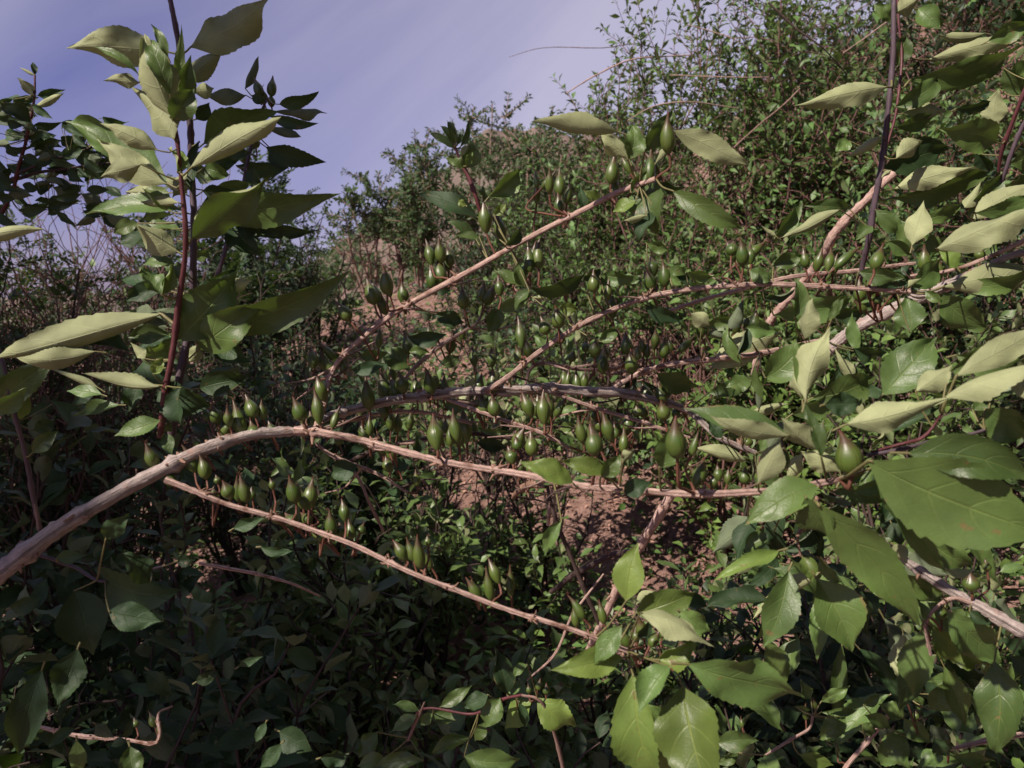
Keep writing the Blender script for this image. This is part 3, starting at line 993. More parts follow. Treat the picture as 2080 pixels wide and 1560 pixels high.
FAR = [
    (1150, 4.6, 330, .55, 2600, .030, 'small', 'shrub on the ridge line, second step of the skyline'),
    (1400, 3.7, -130, .52, 4800, .030, 'small', 'tall shrub where the skyline meets the top of the picture'),
    (1560, 4.2, -120, .60, 3600, .032, 'small', 'tangled shrub at the top edge, left of the bare purple stem'),
    (1255, 4.4, 90, .42, 3000, .032, 'small', 'bushy shrub just below the point where the skyline leaves the top edge'),
    (1660, 3.6, -60, .50, 3000, .036, 'small', 'shrub in the upper right crossed by the thin dark twig'),
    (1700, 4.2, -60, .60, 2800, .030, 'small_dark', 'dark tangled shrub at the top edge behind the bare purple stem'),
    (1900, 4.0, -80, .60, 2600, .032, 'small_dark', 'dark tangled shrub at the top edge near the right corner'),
    (1560, 3.7, 200, .50, 2000, .030, 'small', 'shrub high on the slope with dry orange twigs in it'),
    (1080, 5.4, 270, .50, 2200, .030, 'far', 'shrub on the ridge line left of the skyline step'),
    (975, 4.8, 450, .34, 2200, .026, 'small_dark', 'dark shrub in the dip below the distant hill'),
    (1320, 5.2, 260, .60, 2400, .030, 'far', 'faint shrub on the ridge in the gap between taller ones'),
    (1780, 3.5, 150, .50, 1800, .030, 'small', 'shrub on the slope beside the bare purple stem top'),
    (2010, 4.4, -170, .60, 2600, .034, 'small_dark', 'dark shrub filling the very top right corner'),
    (2060, 3.6, 260, .50, 1500, .032, 'small_dark', 'dark shrub low on the slope at the right edge'),
    (330, 3.6, 400, .55, 2200, .030, 'small_dark', 'dark shrub behind the foot of the red-stemmed shoot'),
    (40, 3.4, 430, .50, 2000, .030, 'small_dark', 'dark shrub at the far left edge behind the dry twigs'),
    (520, 4.2, 570, .45, 2000, .028, 'small_dark', 'dark shrub under the feathery trees, left of the distant hill'),
    (1160, 3.9, 480, .50, 2000, .030, 'small', 'shrub on the slope behind the upper part of the highest branch'),
    (1420, 3.5, 480, .50, 2000, .030, 'small', 'shrub on the slope behind the light green one'),
    (1600, 3.2, 420, .50, 1800, .032, 'small', 'shrub on the slope below the forked dry branch'),
    (1800, 3.0, 420, .50, 1600, .032, 'small_dark', 'dark shrub on the slope between the two purple stems'),
    (1980, 3.2, 60, .55, 2200, .032, 'small', 'shrub near the top right corner behind the broad serrated leaves'),
    (740, 3.6, 700, .40, 1700, .028, 'small_dark', 'dark low shrub left of the highest branch, under the hill'),
    (480, 3.2, 640, .45, 1500, .030, 'small_dark', 'dark low shrub behind the big pointed leaves of the left shoot'),
    (150, 2.6, 700, .45, 1400, .034, 'small_dark', 'dark low shrub at the foot of the dry twig bush'),
]
for u in FAR:
    bush('ridge_shrub', u[7], 'shrub', u[0], u[1], u[2], u[3], u[4], u[5], u[6], stems=22, twigs=7, indiv=120,
         group='shrubs along the ridge and the far slope', r0=.007, keep=K)
# slender small-leaved trees against the sky
for px, d, ty, n, lab in ((745, 6.2, 285, 2600, 'slim small-leaved tree, leftmost of those against the pale sky'),
                          (850, 5.8, 195, 2800, 'slim small-leaved tree, tallest of those against the pale sky'),
                          (805, 6.6, 300, 1700, 'short small-leaved tree between the two tallest slim trees'),
                          (945, 6.4, 205, 2200, 'slim small-leaved tree behind the red sprout'),
                          (1040, 6.0, 175, 2300, 'slim small-leaved tree on the ridge right of the red sprout'),
                          (1125, 5.2, 120, 2600, 'small-leaved tree leaning over the ridge at the skyline step')):
    bush('slim_tree', lab, 'tree', px, d, ty, .34, n, .040, 'far', stems=6, twigs=20, indiv=60, group='slim trees against the sky',
         r0=.012, leafy=(.60, 1), twl=.17, up=.2, keep=K)
for px, d, ty, n, lab, sp in ((500, 4.4, 300, 520, 'feathery tree with pinnate leaves right behind the tall upright shoot', .32),
                              (590, 5.0, 330, 170, 'feathery tree with pinnate leaves, standing clear against the sky', .40),
                              (650, 5.4, 440, 70, 'low feathery tree beside the distant hill', .40),
                              (230, 4.2, 330, 620, 'feathery dark tree behind the dry twigs at left', .50),
                              (110, 2.7, 330, 420, 'feathery dark tree just behind the dark leafy branch at upper left', .50),
                              (20, 2.5, 400, 380, 'feathery dark tree at the left edge', .45)):
    bush('feathery_tree', lab, 'tree', px, d, ty, sp, n, .13 if d > 3 else .10, 'small_dark', stems=8, twigs=9, lib=PINN, indiv=120,
         group='feathery trees at left', r0=.010, leafy=(.3, 1), twl=.3, stem_mat='twig_dark', keep=K)
# dry, mostly bare bush at left
bush('dry_bush', 'bare reddish twiggy bush behind the long pale leaf at left', 'shrub', 170, 2.7, 360, .50, 120, .03, 'small', stems=44, twigs=14,
     stem_mat='twig_red', r0=.0045, twl=.45)
bush('dry_bush', 'smaller bare twiggy bush low down near the left edge', 'shrub', 40, 2.4, 560, .35, 60, .03, 'small_dark', stems=20, twigs=9,
     stem_mat='twig_red', r0=.004, twl=.45)


# scrub mottling the distant hill
def hill_scrub():
    n = 1400
    r = rng.integers(0, 34, n); c = rng.integers(0, HILLV.shape[1] - 1, n)
    P = HILLV[r, c] + rng.normal(0, .5, (n, 3)) * np.array([1, .3, 0])
    keep = (np.sin(P[:, 0] * .21) + np.cos(P[:, 2] * .55 + P[:, 0] * .1) + rng.normal(0, .5, n)) > -.2
    P = P[keep]; n = len(P)
    m = 12
    C = np.repeat(P, m, 0) + rng.normal(0, 1, (n * m, 3)) * np.repeat(rng.uniform(.3, .9, n), m)[:, None] * np.array([1, .7, .7]) + np.array([0, -.3, .5])
    A = leaf_matrices(C, rng.normal(0, 1, C.shape), rng.normal(0, .6, C.shape) + np.array([0, 0, 1]), rng.uniform(.6, 1.2, len(C)))
    V, Fq, U = merged_leaves(SPECK, A)
    put('hill_scrub', make_mesh('hill_scrub', V, Fq, [M['far']], U), kind='stuff', label='low scrub dotting the pinkish distant hill', category='scrub')


hill_scrub()


# dry leaves, grass bits and twigs on the soil; low weeds over the slope
def litter():
    n = 24000
    x = np.r_[rng.uniform(-2.2, 4.5, 10000), rng.uniform(-.7, 1.5, 14000)]; y = np.r_[0.6 + 7 * rng.random(10000) ** 1.4, rng.uniform(1.6, 4.8, 14000)]
    P = np.stack([x, y, ground_h(x, y)], -1)
    P[:, 2] += rng.uniform(.002, .015, n)
    D = rng.normal(0, 1, (n, 3)) * np.array([1, 1, .25]); N = rng.normal(0, .35, (n, 3)) + np.array([0, 0, 1])
    A = leaf_matrices(P, D, N, rng.uniform(.012, .04, n))
    A[:, :3, 0] *= rng.uniform(.25, 1, n)[:, None]
    V, Fq, U = merged_leaves(SPECK, A)
    put('leaf_litter', make_mesh('leaf_litter', V, Fq, [M['litter']], U), kind='stuff')
    # clods and pebbles
    m = 2600
    O = np.array([[1, 0, 0], [0, 1, 0], [-1, 0, 0], [0, -1, 0], [0, 0, 1], [0, 0, -1.0]])
    T3 = np.array([[0, 1, 4, 4], [1, 2, 4, 4], [2, 3, 4, 4], [3, 0, 4, 4]])
    x = rng.uniform(-.8, 1.6, m); y = rng.uniform(1.5, 4.8, m)
    c = np.stack([x, y, ground_h(x, y)], -1)
    sz = rng.uniform(.004, .011, m) * (1 + 2.2 * (rng.random(m) < .06))
    VV = c[:, None, :] + (O[None] + rng.normal(0, .25, (m, 6, 3))) * sz[:, None, None] * np.array([1, 1, .7])
    FF = [(int(a + 6 * k), int(b + 6 * k), int(4 + 6 * k)) for k in range(m) for a, b in ((0, 1), (1, 2), (2, 3), (3, 0))]
    put('pebbles', make_mesh('pebbles', VV.reshape(-1, 3), FF, [M['soil']], smooth=False), kind='stuff')
    bag = Bag()
    for i in range(2600):
        x = rng.uniform(-1.5, 3.5); y = 1.2 + 5 * rng.random() ** 1.3
        z = float(ground_h(x, y)) + rng.uniform(0, .02)
        a = rng.uniform(0, 6.28); L = rng.uniform(.03, .22)
        d = np.array([math.cos(a), math.sin(a), rng.uniform(-.05, .35)]) * L
        P = np.array([[x, y, z], np.array([x, y, z]) + d * .5 + rng.normal(0, .008, 3), np.array([x, y, z]) + d])
        v, f, u = tube(P, [.0014, .0012, .0006], 4); bag.add(v, f, u)
    put('dry_stalks', bag.mesh('dry_stalks', [M['litter']]), kind='stuff')


litter()


def weeds():
    n = 70000
    y = 1.3 + 8.5 * rng.random(n) ** 1.15
    x = rng.uniform(-.8, .85, n) * (y + .8) + .15
    dens = vnoise(x, y, 2.4, 9) + rng.normal(0, .35, n)
    k = dens > -.55
    x, y, dens = x[k], y[k], dens[k]; n = len(x)
    hh = rng.uniform(0.01, 1, n) * np.clip(.16 + .26 * dens, .05, .42)
    P = np.stack([x, y, ground_h(x, y) + hh], -1)
    kk = K(P); P = P[kk]; hh = hh[kk]; n = len(P)
    A = leaf_matrices(P, rng.normal(0, 1, (n, 3)) * np.array([1, 1, .5]), rng.normal(0, .5, (n, 3)) + np.array([0, -.25, 1]), rng.uniform(.030, .056, n))
    pick = rng.random(n)
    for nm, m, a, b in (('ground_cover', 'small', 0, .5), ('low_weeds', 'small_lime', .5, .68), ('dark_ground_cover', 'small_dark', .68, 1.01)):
        V, Fq, U = merged_leaves(SPECK if a > .6 or a == 0 else TINY, A[(pick >= a) & (pick < b)])
        put(nm, make_mesh(nm, V, Fq, [M[m]], U), kind='stuff')


weeds()

# ------------------------------------------------------------------ the fruiting shrub
O1, O2, O3 = (0, 0), (680, 0), (1360, 0)
O4, O5, O6 = (0, 500), (680, 500), (1360, 500)
O7, O8, O9 = (0, 1020), (680, 1020), (1360, 1020)

fr = Plant('fruiting_shrub', 'arching grey-barked shrub laden with green beaked seed capsules', 'shrub', at(-60, 1230, .50), .56)
br = dict(scales=6, name='branch')
fr.stem([(-60, 1200, .47, 27), (60, 1120, .48, 23), (130, 1072, .49, 21), (210, 1025, .50, 18), (300, 972, .51, 17.5), (380, 932, .52, 17), (450, 905, .53, 15),
         (520, 882, .54, 13), (590, 874, .55, 12), (640, 872, .55, 10)], 'bark_grey', 20, nodes=.045, swell=.30, k=20, **br)
fr.stem([(600, 874, .55, 10), (680, 882, .54, 9.5), (740, 893, .54, 9), (860, 928, .52, 8.5), (1000, 955, .50, 8.5), (1130, 978, .47, 9), (1240, 994, .44, 9),
         (1380, 1001, .42, 9), (1555, 998, .40, 9.5), (1640, 985, .395, 9), (1720, 968, .39, 7)], 'bark_tan', 8, nodes=.045, k=12, **br)
fr.stem([(620, 880, .57, 8), (680, 842, .62, 11), (773, 818, .64, 12), (880, 800, .65, 12), (991, 794, .65, 12), (1130, 792, .66, 13), (1240, 799, .66, 12),
         (1330, 812, .67, 10), (1400, 835, .68, 8), (1464, 888, .66, 8), (1533, 919, .66, 6)], 'bark_grey', 10, nodes=.055, k=14, **br)
fr.stem([(335, 975, .51, 9), (400, 1000, .51, 7), (470, 1025, .51), (600, 1065, .50), (700, 1100, .49), (850, 1168, .47), (1000, 1226, .46), (1150, 1276, .44),
         (1285, 1327, .43)], 'bark_tan', 6.5, nodes=.045, k=12, **br)
fr.stem([(640, 872, .57, 7), (660, 800, .59, 7), (670, 765, .60), (700, 720, .60), (780, 650, .60), (880, 590, .59), (990, 530, .57), (1100, 470, .55),
         (1200, 420, .53), (1260, 390, .52), (1335, 362, .50)], 'bark_tan', 6.5, nodes=.05, k=12, **br)
fr.stem([(985, 795, .64, 7), (1030, 765, .62), (1100, 712, .61), (1190, 655, .60), (1290, 612, .60), (1380, 590, .59), (1460, 580, .58), (1600, 578, .57),
         (1740, 587, .56), (1850, 592, .55, 8)], 'bark_tan', 6, nodes=.055, k=12, **br)
fr.stem([(800, 800, .66), (840, 752, .66), (900, 700, .67), (972, 654, .68, 3)], 'bark_tan', 5, nodes=.04, **br)
fr.stem([(1235, 795, .67, 7), (1290, 760, .67), (1345, 742, .66), (1440, 730, .65), (1560, 715, .65), (1680, 690, .66, 4)], 'bark_tan', 6.5, nodes=.05, **br)
fr.stem([(1125, 800, .66), (1220, 832, .66), (1320, 862, .65), (1400, 888, .65, 3)], 'bark_tan', 5, nodes=.04, **br)
fr.stem([(900, 806, .66), (960, 830, .64), (1026, 853, .63), (1095, 877, .62), (1157, 910, .62, 3)], 'bark_tan', 5, nodes=.035, **br)
fr.stem([(640, 900, .58), (680, 927, .58), (766, 964, .58), (829, 1002, .58, 2.5)], 'bark_tan', 4, nodes=.035, **br)
fr.stem([(680, 862, .64), (760, 842, .66), (860, 838, .67), (960, 862, .68, 2)], 'bark_tan', 4, nodes=.04, **br)
fr.stem([(1060, 800, .68), (1090, 740, .70), (1190, 750, .72), (1270, 745, .73, 3)], 'twig', 4, nodes=.04, **br)
fr.stem([(80, 1075, .49, 6), (78, 1050, .49, 5), (72, 1022, .49, 3)], 'scale', 5, nodes=0, name='branch')
fr.stem([(700, 940, .70), (790, 905, .70), (940, 880, .72), (1040, 890, .73)], 'twig_dark', 5, nodes=.05, name='branch')
fr.stem([(1040, 1010, .62, 4), (1075, 985, .55, 8), (1110, 990, .52, 4)], 'scale', 5, nodes=.012, scales=3, name='branch')

CAPS = """1358,313,1353,227,33 1241,375,1248,311,29 1320,367,1322,300,23 1248,401,1251,355,21 1116,394,1117,337,19 1137,398,1138,339,24
1137,436,1133,391,24 988,474,981,403,30 1022,491,1007,429,26 877,539,867,485,24 898,535,888,481,25 1077,554,1073,492,26 1094,546,1092,484,24
898,575,888,522,26 881,588,872,538,26 787,599,780,538,30 767,617,756,566,23 822,621,815,569,24 711,652,684,611,28 944,628,938,580,26
1016,602,1012,559,22 1207,595,1204,547,27 1233,614,1237,566,20 1244,649,1244,592,23 1325,592,1313,541,26 1328,562,1322,517,25
1351,583,1348,526,27 1060,708,1054,642,23 1078,730,1066,687,24 1111,680,1099,642,25 1135,668,1131,619,30 877,700,867,652,24 830,721,822,673,23
769,708,772,666,16 1000,747,997,704,21 1002,799,1000,749,26 1208,728,1209,687,27 1189,715,1192,690,20 1224,760,1226,704,26 1275,721,1270,673,27
1296,732,1296,697,15 1284,760,1280,708,29 1329,711,1334,664,19 1348,728,1350,682,23 1173,799,1170,749,21 751,832,741,763,30 798,780,791,728,21
820,799,811,752,30 846,808,843,760,24 877,801,867,746,27 905,808,901,756,19 794,875,792,822,21 749,901,728,850,29 779,924,768,874,28
791,958,782,925,25 889,915,877,839,36 929,903,917,829,27 907,884,903,850,20 948,901,940,825,30 962,888,957,839,22 1007,846,997,801,28
1081,848,1059,794,28 1106,862,1100,791,30 1118,846,1114,801,20 1080,927,1080,874,30 1052,915,1047,884,24 1042,943,1033,905,26
1209,926,1202,863,38 1242,898,1223,836,28 1185,901,1171,843,24 1218,877,1216,839,22 1265,920,1270,867,22 1251,891,1248,860,18
1234,971,1230,936,28 1376,932,1367,846,47 1350,853,1343,811,31 1350,818,1334,773,28 848,988,843,953,17 1178,846,1176,822,20
637,749,633,701,24 663,756,649,708,21 659,815,640,760,28 616,856,595,805,31 649,863,640,787,26 519,849,498,801,30 536,853,529,811,22
493,884,474,811,29 519,894,509,853,30 443,861,429,818,26 467,867,460,825,22 445,915,422,874,26 318,953,294,898,30 355,988,329,950,26
396,960,375,901,26 420,974,408,920,29 443,984,439,964,16 470,1015,453,974,30 502,1022,486,964,25 555,995,550,970,15 602,1022,586,964,31
702,1060,696,1012,25 597,1068,580,1040,30 675,1089,668,1034,27 695,1090,690,1061,24 825,1139,799,1094,27 855,1155,844,1086,28
870,1110,868,1086,15 976,1219,946,1172,25 998,1221,986,1151,22 1014,1186,991,1132,25 1187,1259,1156,1205,21 1306,1293,1299,1252,26
1393,1331,1379,1300,30 1509,541,1507,483,28 1485,520,1490,485,27 1637,545,1632,503,21 1657,552,1671,503,21 1768,600,1775,552,26
1784,618,1784,596,18 1530,676,1538,628,24 1426,687,1417,642,20 1512,984,1514,946,24 1460,978,1458,943,21 1477,985,1480,950,16
1519,908,1517,880,24 1412,991,1433,929,28 1402,929,1420,874,18 1730,965,1716,872,58 1585,957,1590,890,38 1296,846,1292,822,22
700,760,690,722,16 940,690,936,655,18 1150,600,1147,570,17 735,850,730,815,18 690,905,684,875,20 1010,885,1006,850,20 1300,880,1296,848,22"""
for s in CAPS.split():
    a = [float(q) for q in s.split(',')]
    fr.capsule(*a[:4], a[4], dd=rng.normal(-.004, .006))

# more fruits crowding the nodes, and the fine side twigs that tangle in the middle
_caps = [[float(q) for q in s.split(',')] for s in CAPS.split()]
for k in range(155):
    a = _caps[int(rng.integers(0, len(_caps) - 4))]
    if a[4] > 32 or a[4] < 18:
        continue
    dx, dy, q = rng.choice([-1, 1]) * rng.uniform(12, 44), rng.uniform(-18, 22), rng.uniform(.6, 1.02)
    lx = rng.normal(0, 15)
    fr.capsule(a[0] + dx, a[1] + dy, a[0] + dx + (a[2] - a[0]) * q + lx, a[1] + dy + (a[3] - a[1]) * q, a[4] * q, dd=rng.uniform(.004, .03))
for k in range(90):
    S_ = fr.S[int(rng.integers(len(fr.S)))]
    if not (560 < S_[0] < 1500 and 560 < S_[1] < 1040):
        continue
    an = rng.uniform(-.9, .5) + (math.pi if rng.random() < .3 else 0); L_ = rng.uniform(35, 120); d0 = S_[2]
    ex, ey, de = S_[0] + L_ * math.cos(an), S_[1] + L_ * math.sin(an) * .7, d0 + rng.uniform(-.02, .06)
    fr.stem([(S_[0], S_[1], d0, 3), ((S_[0] + ex) / 2 + rng.normal(0, 5), (S_[1] + ey) / 2 + rng.normal(0, 6), (d0 + de) / 2, 2.4), (ex, ey, de, 1.4)],
            'bark_tan' if rng.random() < .7 else 'twig_dark', 2, nodes=.025, scales=2, k=6, attach=False, name='branchlet')
Lf = fr.leaf
for a in [  # org, base, tip, width, rot, extra
    (O2, (1665, 775), (1150, 715), 150, 160, dict(arch=-.5, curl=1.0)), (O2, (1725, 930), (1560, 790), 130, 200, {}), (O2, (1720, 935), (1745, 735), 120, 15, {}),
    (O2, (1820, 885), (1985, 640), 120, 30, dict(mat='leaf')), (O2, (1840, 1080), (1905, 1375), 200, 10, dict(side=.5)), (O2, (1755, 1135), (1905, 1255), 130, 10, {}),
    (O2, (1765, 1180), (1630, 1245), 110, 25, dict(mat='leaf_bright')), (O2, (1890, 1250), (1790, 1425), 85, 30, dict(mat='leaf_dark')), (O2, (1560, 1172), (1450, 1118), 62, 20, dict(mat='leaf_bright')),
    (O2, (1830, 1265), (1695, 1295), 48, 180, {}), (O2, (1830, 1430), (1975, 1475), 80, 10, {}), (O3, (20, 770), (475, 975), 165, 175, dict(curl=.35, fold=.1, arch=-.2)),
    (O3, (20, 1120), (435, 1345), 140, 20, dict(arch=.7)), (O3, (-40, 760), (40, 900), 80, 20, dict(mat='leaf_dark')),
    (O2, (1740, 1130), (1830, 1000), 90, 30, {}), (O2, (1880, 960), (1990, 830), 80, 210, {}),
    (O2, (840, 1275), (470, 1135), 115, 25, dict(mat='leaf_dark')), (O2, (905, 1155), (1095, 982), 115, 40, dict(fold=.5)), (O2, (880, 1190), (860, 1090), 60, 20, {}),
    (O2, (770, 1205), (725, 1165), 45, 0, dict(mat='leaf_bright')), (O2, (935, 1262), (1005, 1195), 66, 10, dict(mat='leaf_bright')), (O2, (850, 1395), (695, 1380), 66, 20, {}),
    (O2, (810, 1370), (660, 1300), 72, 15, {}), (O2, (1000, 1440), (1080, 1310), 70, 30, dict(mat='leaf_dark')),
    (O5, (1115, 235), (1075, 85), 92, 10, {}), (O5, (1115, 235), (920, 145), 84, 30, {}), (O5, (1150, 245), (1480, 145), 100, 20, dict(mat='leaf_dark')),
    (O5, (950, 372), (1162, 268), 84, 20, {}), (O5, (1160, 300), (1272, 278), 40, 180, {}), (O5, (1555, 170), (1825, 188), 92, 20, {}), (O5, (1140, 260), (1060, 380), 74, 20, {}),
    (O5, (900, 505), (935, 345), 112, 20, {}), (O5, (430, 530), (660, 515), 96, 20, dict(mat='leaf_dark')), (O5, (590, 400), (765, 450), 112, 10, dict(mat='leaf_dark')),
    (O5, (440, 705), (275, 610), 130, 0, {}), (O5, (440, 620), (560, 625), 74, 10, {}), (O5, (150, 650), (315, 625), 100, 0, {}), (O5, (100, 725), (312, 690), 92, 30, dict(mat='leaf_dark')),
    (O5, (635, 695), (735, 640), 96, 10, {}), (O5, (1325, 362), (1436, 372), 90, 0, dict(mat='leaf_bright')), (O5, (1430, 352), (1505, 305), 50, 20, {}), (O5, (1560, 560), (1645, 480), 92, 10, {}),
    (O5, (1820, 345), (2045, 425), 96, 20, dict(mat='leaf_dark')), (O5, (1970, 160), (2090, 130), 84, 10, {}), (O5, (1460, 200), (1570, 120), 70, 30, dict(mat='leaf_dark')),
    (O5, (1905, 1300), (1955, 1045), 180, 10, dict(d=.41, side=-.5)), (O5, (1400, 1392), (1078, 1262), 135, 30, dict(d=.43, mat='leaf_bright')),
    (O5, (1600, 1345), (1320, 1255), 120, 20, dict(d=.42, mat='leaf_bright')), (O5, (1560, 1350), (1675, 1220), 120, 25, dict(d=.41)), (O5, (1690, 1270), (1760, 1190), 80, 200, dict(d=.42)),
    (O5, (1700, 1445), (1855, 1385), 100, 10, dict(mat='leaf_dark')), (O5, (860, 1080), (1052, 1088), 44, 10, {}), (O5, (830, 1150), (1015, 1185), 96, 10, dict(mat='leaf_dark')),
    (O5, (1320, 1065), (1412, 1050), 72, 10, {}), (O5, (1790, 1150), (1740, 1075), 46, 10, {}), (O5, (345, 1305), (460, 1265), 130, 0, dict(mat='leaf_dark')), (O5, (130, 1290), (-30, 1340), 190, 10, dict(mat='leaf_dark')),
    (O5, (640, 930), (835, 905), 84, 25, dict(fold=.4)), (O5, (820, 760), (760, 830), 60, 180, {}),
    (O5, (1890, 745), (2150, 830), 150, 10, {}), (O6, (115, 862), (-40, 705), 120, 10, {}), (O6, (225, 862), (500, 795), 100, 10, {}),
    (O6, (240, 725), (665, 508), 130, 165, dict(arch=-.4)), (O6, (190, 470), (495, 398), 84, 20, {}),
    (O6, (95, 155), (275, 165), 74, 10, {}), (O6, (-10, 130), (95, 165), 60, 10, {}), (O6, (470, 140), (595, 205), 92, 10, {}), (O6, (610, 115), (790, 48), 112, 15, {}),
    (O6, (555, 310), (735, 238), 60, 40, dict(mat='leaf_dark')), (O6, (1110, 150), (1390, 185), 118, 20, {}), (O6, (1160, 185), (1445, 205), 58, 30, dict(mat='leaf_dark')),
    (O6, (610, 405), (1080, 285), 150, 20, {}), (O6, (960, 410), (1150, 355), 104, 20, dict(mat='leaf_dark')), (O6, (1410, 505), (1385, 285), 215, 5, dict(mat='leaf')),
    (O6, (1590, 285), (1870, 470), 215, 15, {}), (O6, (1460, 640), (1635, 690), 86, 20, dict(mat='leaf_dark')), (O6, (1600, 240), (2200, 165), 175, 155, dict(curl=1.2)),
    (O6, (1640, 230), (2150, 90), 110, 15, {}), (O6, (1400, 240), (1480, 190), 60, 190, {}), (O6, (1500, 260), (1600, 330), 70, 10, {}),
    (O6, (1420, 240), (1600, 60), 150, 20, {}), (O6, (1690, 130), (1580, 30), 120, 20, dict(mat='leaf_bright')),
    # cluster at the end of the front branch
    (O6, (795, 545), (842, 300), 135, 175, dict(d=.40, curl=.8)), (O6, (930, 430), (1030, 285), 66, 20, dict(d=.42)), (O6, (800, 900), (945, 470), 150, 160, dict(d=.385, curl=1.2)),
    (O6, (780, 905), (740, 545), 84, 50, dict(d=.39, mat='leaf')), (O6, (700, 1112), (75, 950), 190, 30, dict(d=.385, arch=.3)), (O6, (705, 1115), (230, 990), 120, 175, dict(d=.375, curl=1.0)),
    (O6, (1040, 1045), (1660, 885), 170, 170, dict(d=.385, curl=1.0)), (O6, (560, 772), (795, 565), 195, 10, dict(d=.46)),
    (O6, (840, 890), (1220, 765), 195, 15, dict(d=.45, mat='leaf')), (O6, (720, 985), (1010, 830), 120, 30, dict(d=.46)), (O6, (910, 930), (1105, 920), 165, 20, dict(d=.39, mat='leaf_dark')),
    (O6, (880, 1200), (655, 1005), 150, 160, dict(d=.38, curl=.6)), (O6, (890, 1240), (790, 910), 90, 35, dict(d=.38)), (O6, (520, 1395), (655, 1125), 165, 175, dict(d=.385, curl=.4, mat='leaf')),
    (O6, (150, 1185), (455, 1262), 100, 175, {}), (O6, (875, 1415), (440, 1640), 235, 10, dict(d=.375, mat='leaf')), (O6, (980, 1420), (1165, 1325), 62, 10, dict(d=.39)),
    (O6, (1080, 1435), (1300, 1372), 92, 10, dict(d=.39)), (O6, (960, 1440), (1300, 1500), 120, 20, dict(d=.40, mat='leaf')), (O6, (1210, 1290), (1130, 1450), 70, 20, dict(d=.4)),
    (O6, (500, 700), (560, 920), 60, 40, dict(d=.46)), (O6, (480, 790), (330, 830), 110, 10, dict(d=.47)),
    (O6, (1170, 1260), (2250, 1700), 560, 12, dict(d=.35, arch=.3, curl=.25, fold=.08, wave=.03, mat='leaf', dz=-.1)), (O6, (1400, 1215), (2180, 1400), 270, 20, dict(d=.345, mat='leaf', arch=.3)),
    (O6, (1190, 1300), (1800, 1880), 150, 60, dict(d=.37, arch=.5, mat='leaf')), (O9, (870, 10), (1475, 740), 310, 5, dict(d=.36, arch=.3, side=.35, curl=.2)), (O9, (800, -30), (960, 230), 230, 20, dict(d=.365, mat='leaf')),
    (O9, (640, 285), (255, 470), 120, 25, dict(d=.42, mat='leaf_bright')), (O9, (700, 400), (545, 860), 200, 12, dict(d=.42, side=.4)), (O9, (780, 325), (830, 475), 190, 10, dict(d=.43, mat='leaf_bright')),
    (O9, (865, 450), (1070, 880), 300, 5, dict(d=.42)), (O9, (880, 330), (1010, 470), 70, 40, dict(d=.41)), (O9, (600, 200), (430, 300), 130, 20, dict(d=.46)), (O9, (1340, 410), (1625, 565), 140, 15, dict(d=.5)),
    (O9, (1310, 248), (1398, 362), 86, 180, dict(d=.44)), (O9, (1480, 755), (1430, 1145), 210, 15, dict(d=.5)), (O9, (590, 590), (212, 625), 140, 20, dict(d=.44, mat='leaf_dark')),
    (O9, (640, 300), (560, 140), 100, 20, dict(d=.46, mat='leaf_dark')), (O9, (1300, 120), (1360, 260), 130, 15, dict(d=.5, mat='leaf_dark')),
    # end of the lowest branch
    (O8, (1710, 580), (1785, 235), 200, 10, dict(d=.42, side=.3, mat='leaf_bright')), (O8, (1330, 110), (1232, 318), 96, 20, dict(d=.44)), (O8, (1770, 645), (2130, 520), 210, 20, dict(d=.43, mat='leaf_bright')),
    (O8, (1690, 912), (1262, 985), 170, 12, dict(d=.41, mat='leaf_bright')), (O8, (1685, 725), (1520, 955), 140, 15, dict(d=.40, mat='leaf')), (O8, (1750, 1010), (1930, 1640), 300, 8, dict(d=.40, mat='leaf_bright')),
    (O8, (1965, 965), (1785, 1240), 190, 10, dict(d=.385, mat='leaf')), (O9, (75, 1085), (240, 1720), 340, 8, dict(d=.39, mat='leaf_bright')), (O8, (1900, 925), (2120, 800), 190, 12, dict(d=.41, mat='leaf_bright')),
    (O8, (1790, 650), (2230, 850), 120, 165, dict(d=.39)), (O9, (110, 950), (795, 1145), 330, 8, dict(d=.39, arch=.35)), (O8, (2030, 640), (2200, 760), 160, 20, dict(d=.42)), (O9, (20, 1560), (-60, 1300), 160, 20, dict(d=.42, mat='leaf_bright')),
    (O8, (1960, 1400), (1820, 1180), 200, 15, dict(d=.43)), (O8, (1770, 790), (1860, 690), 90, 30, dict(d=.42, mat='leaf_dark')),
]:
    Lf(a[1], a[2], a[3], rot=a[4] + rng.normal(0, 13), org=a[0], **a[5])

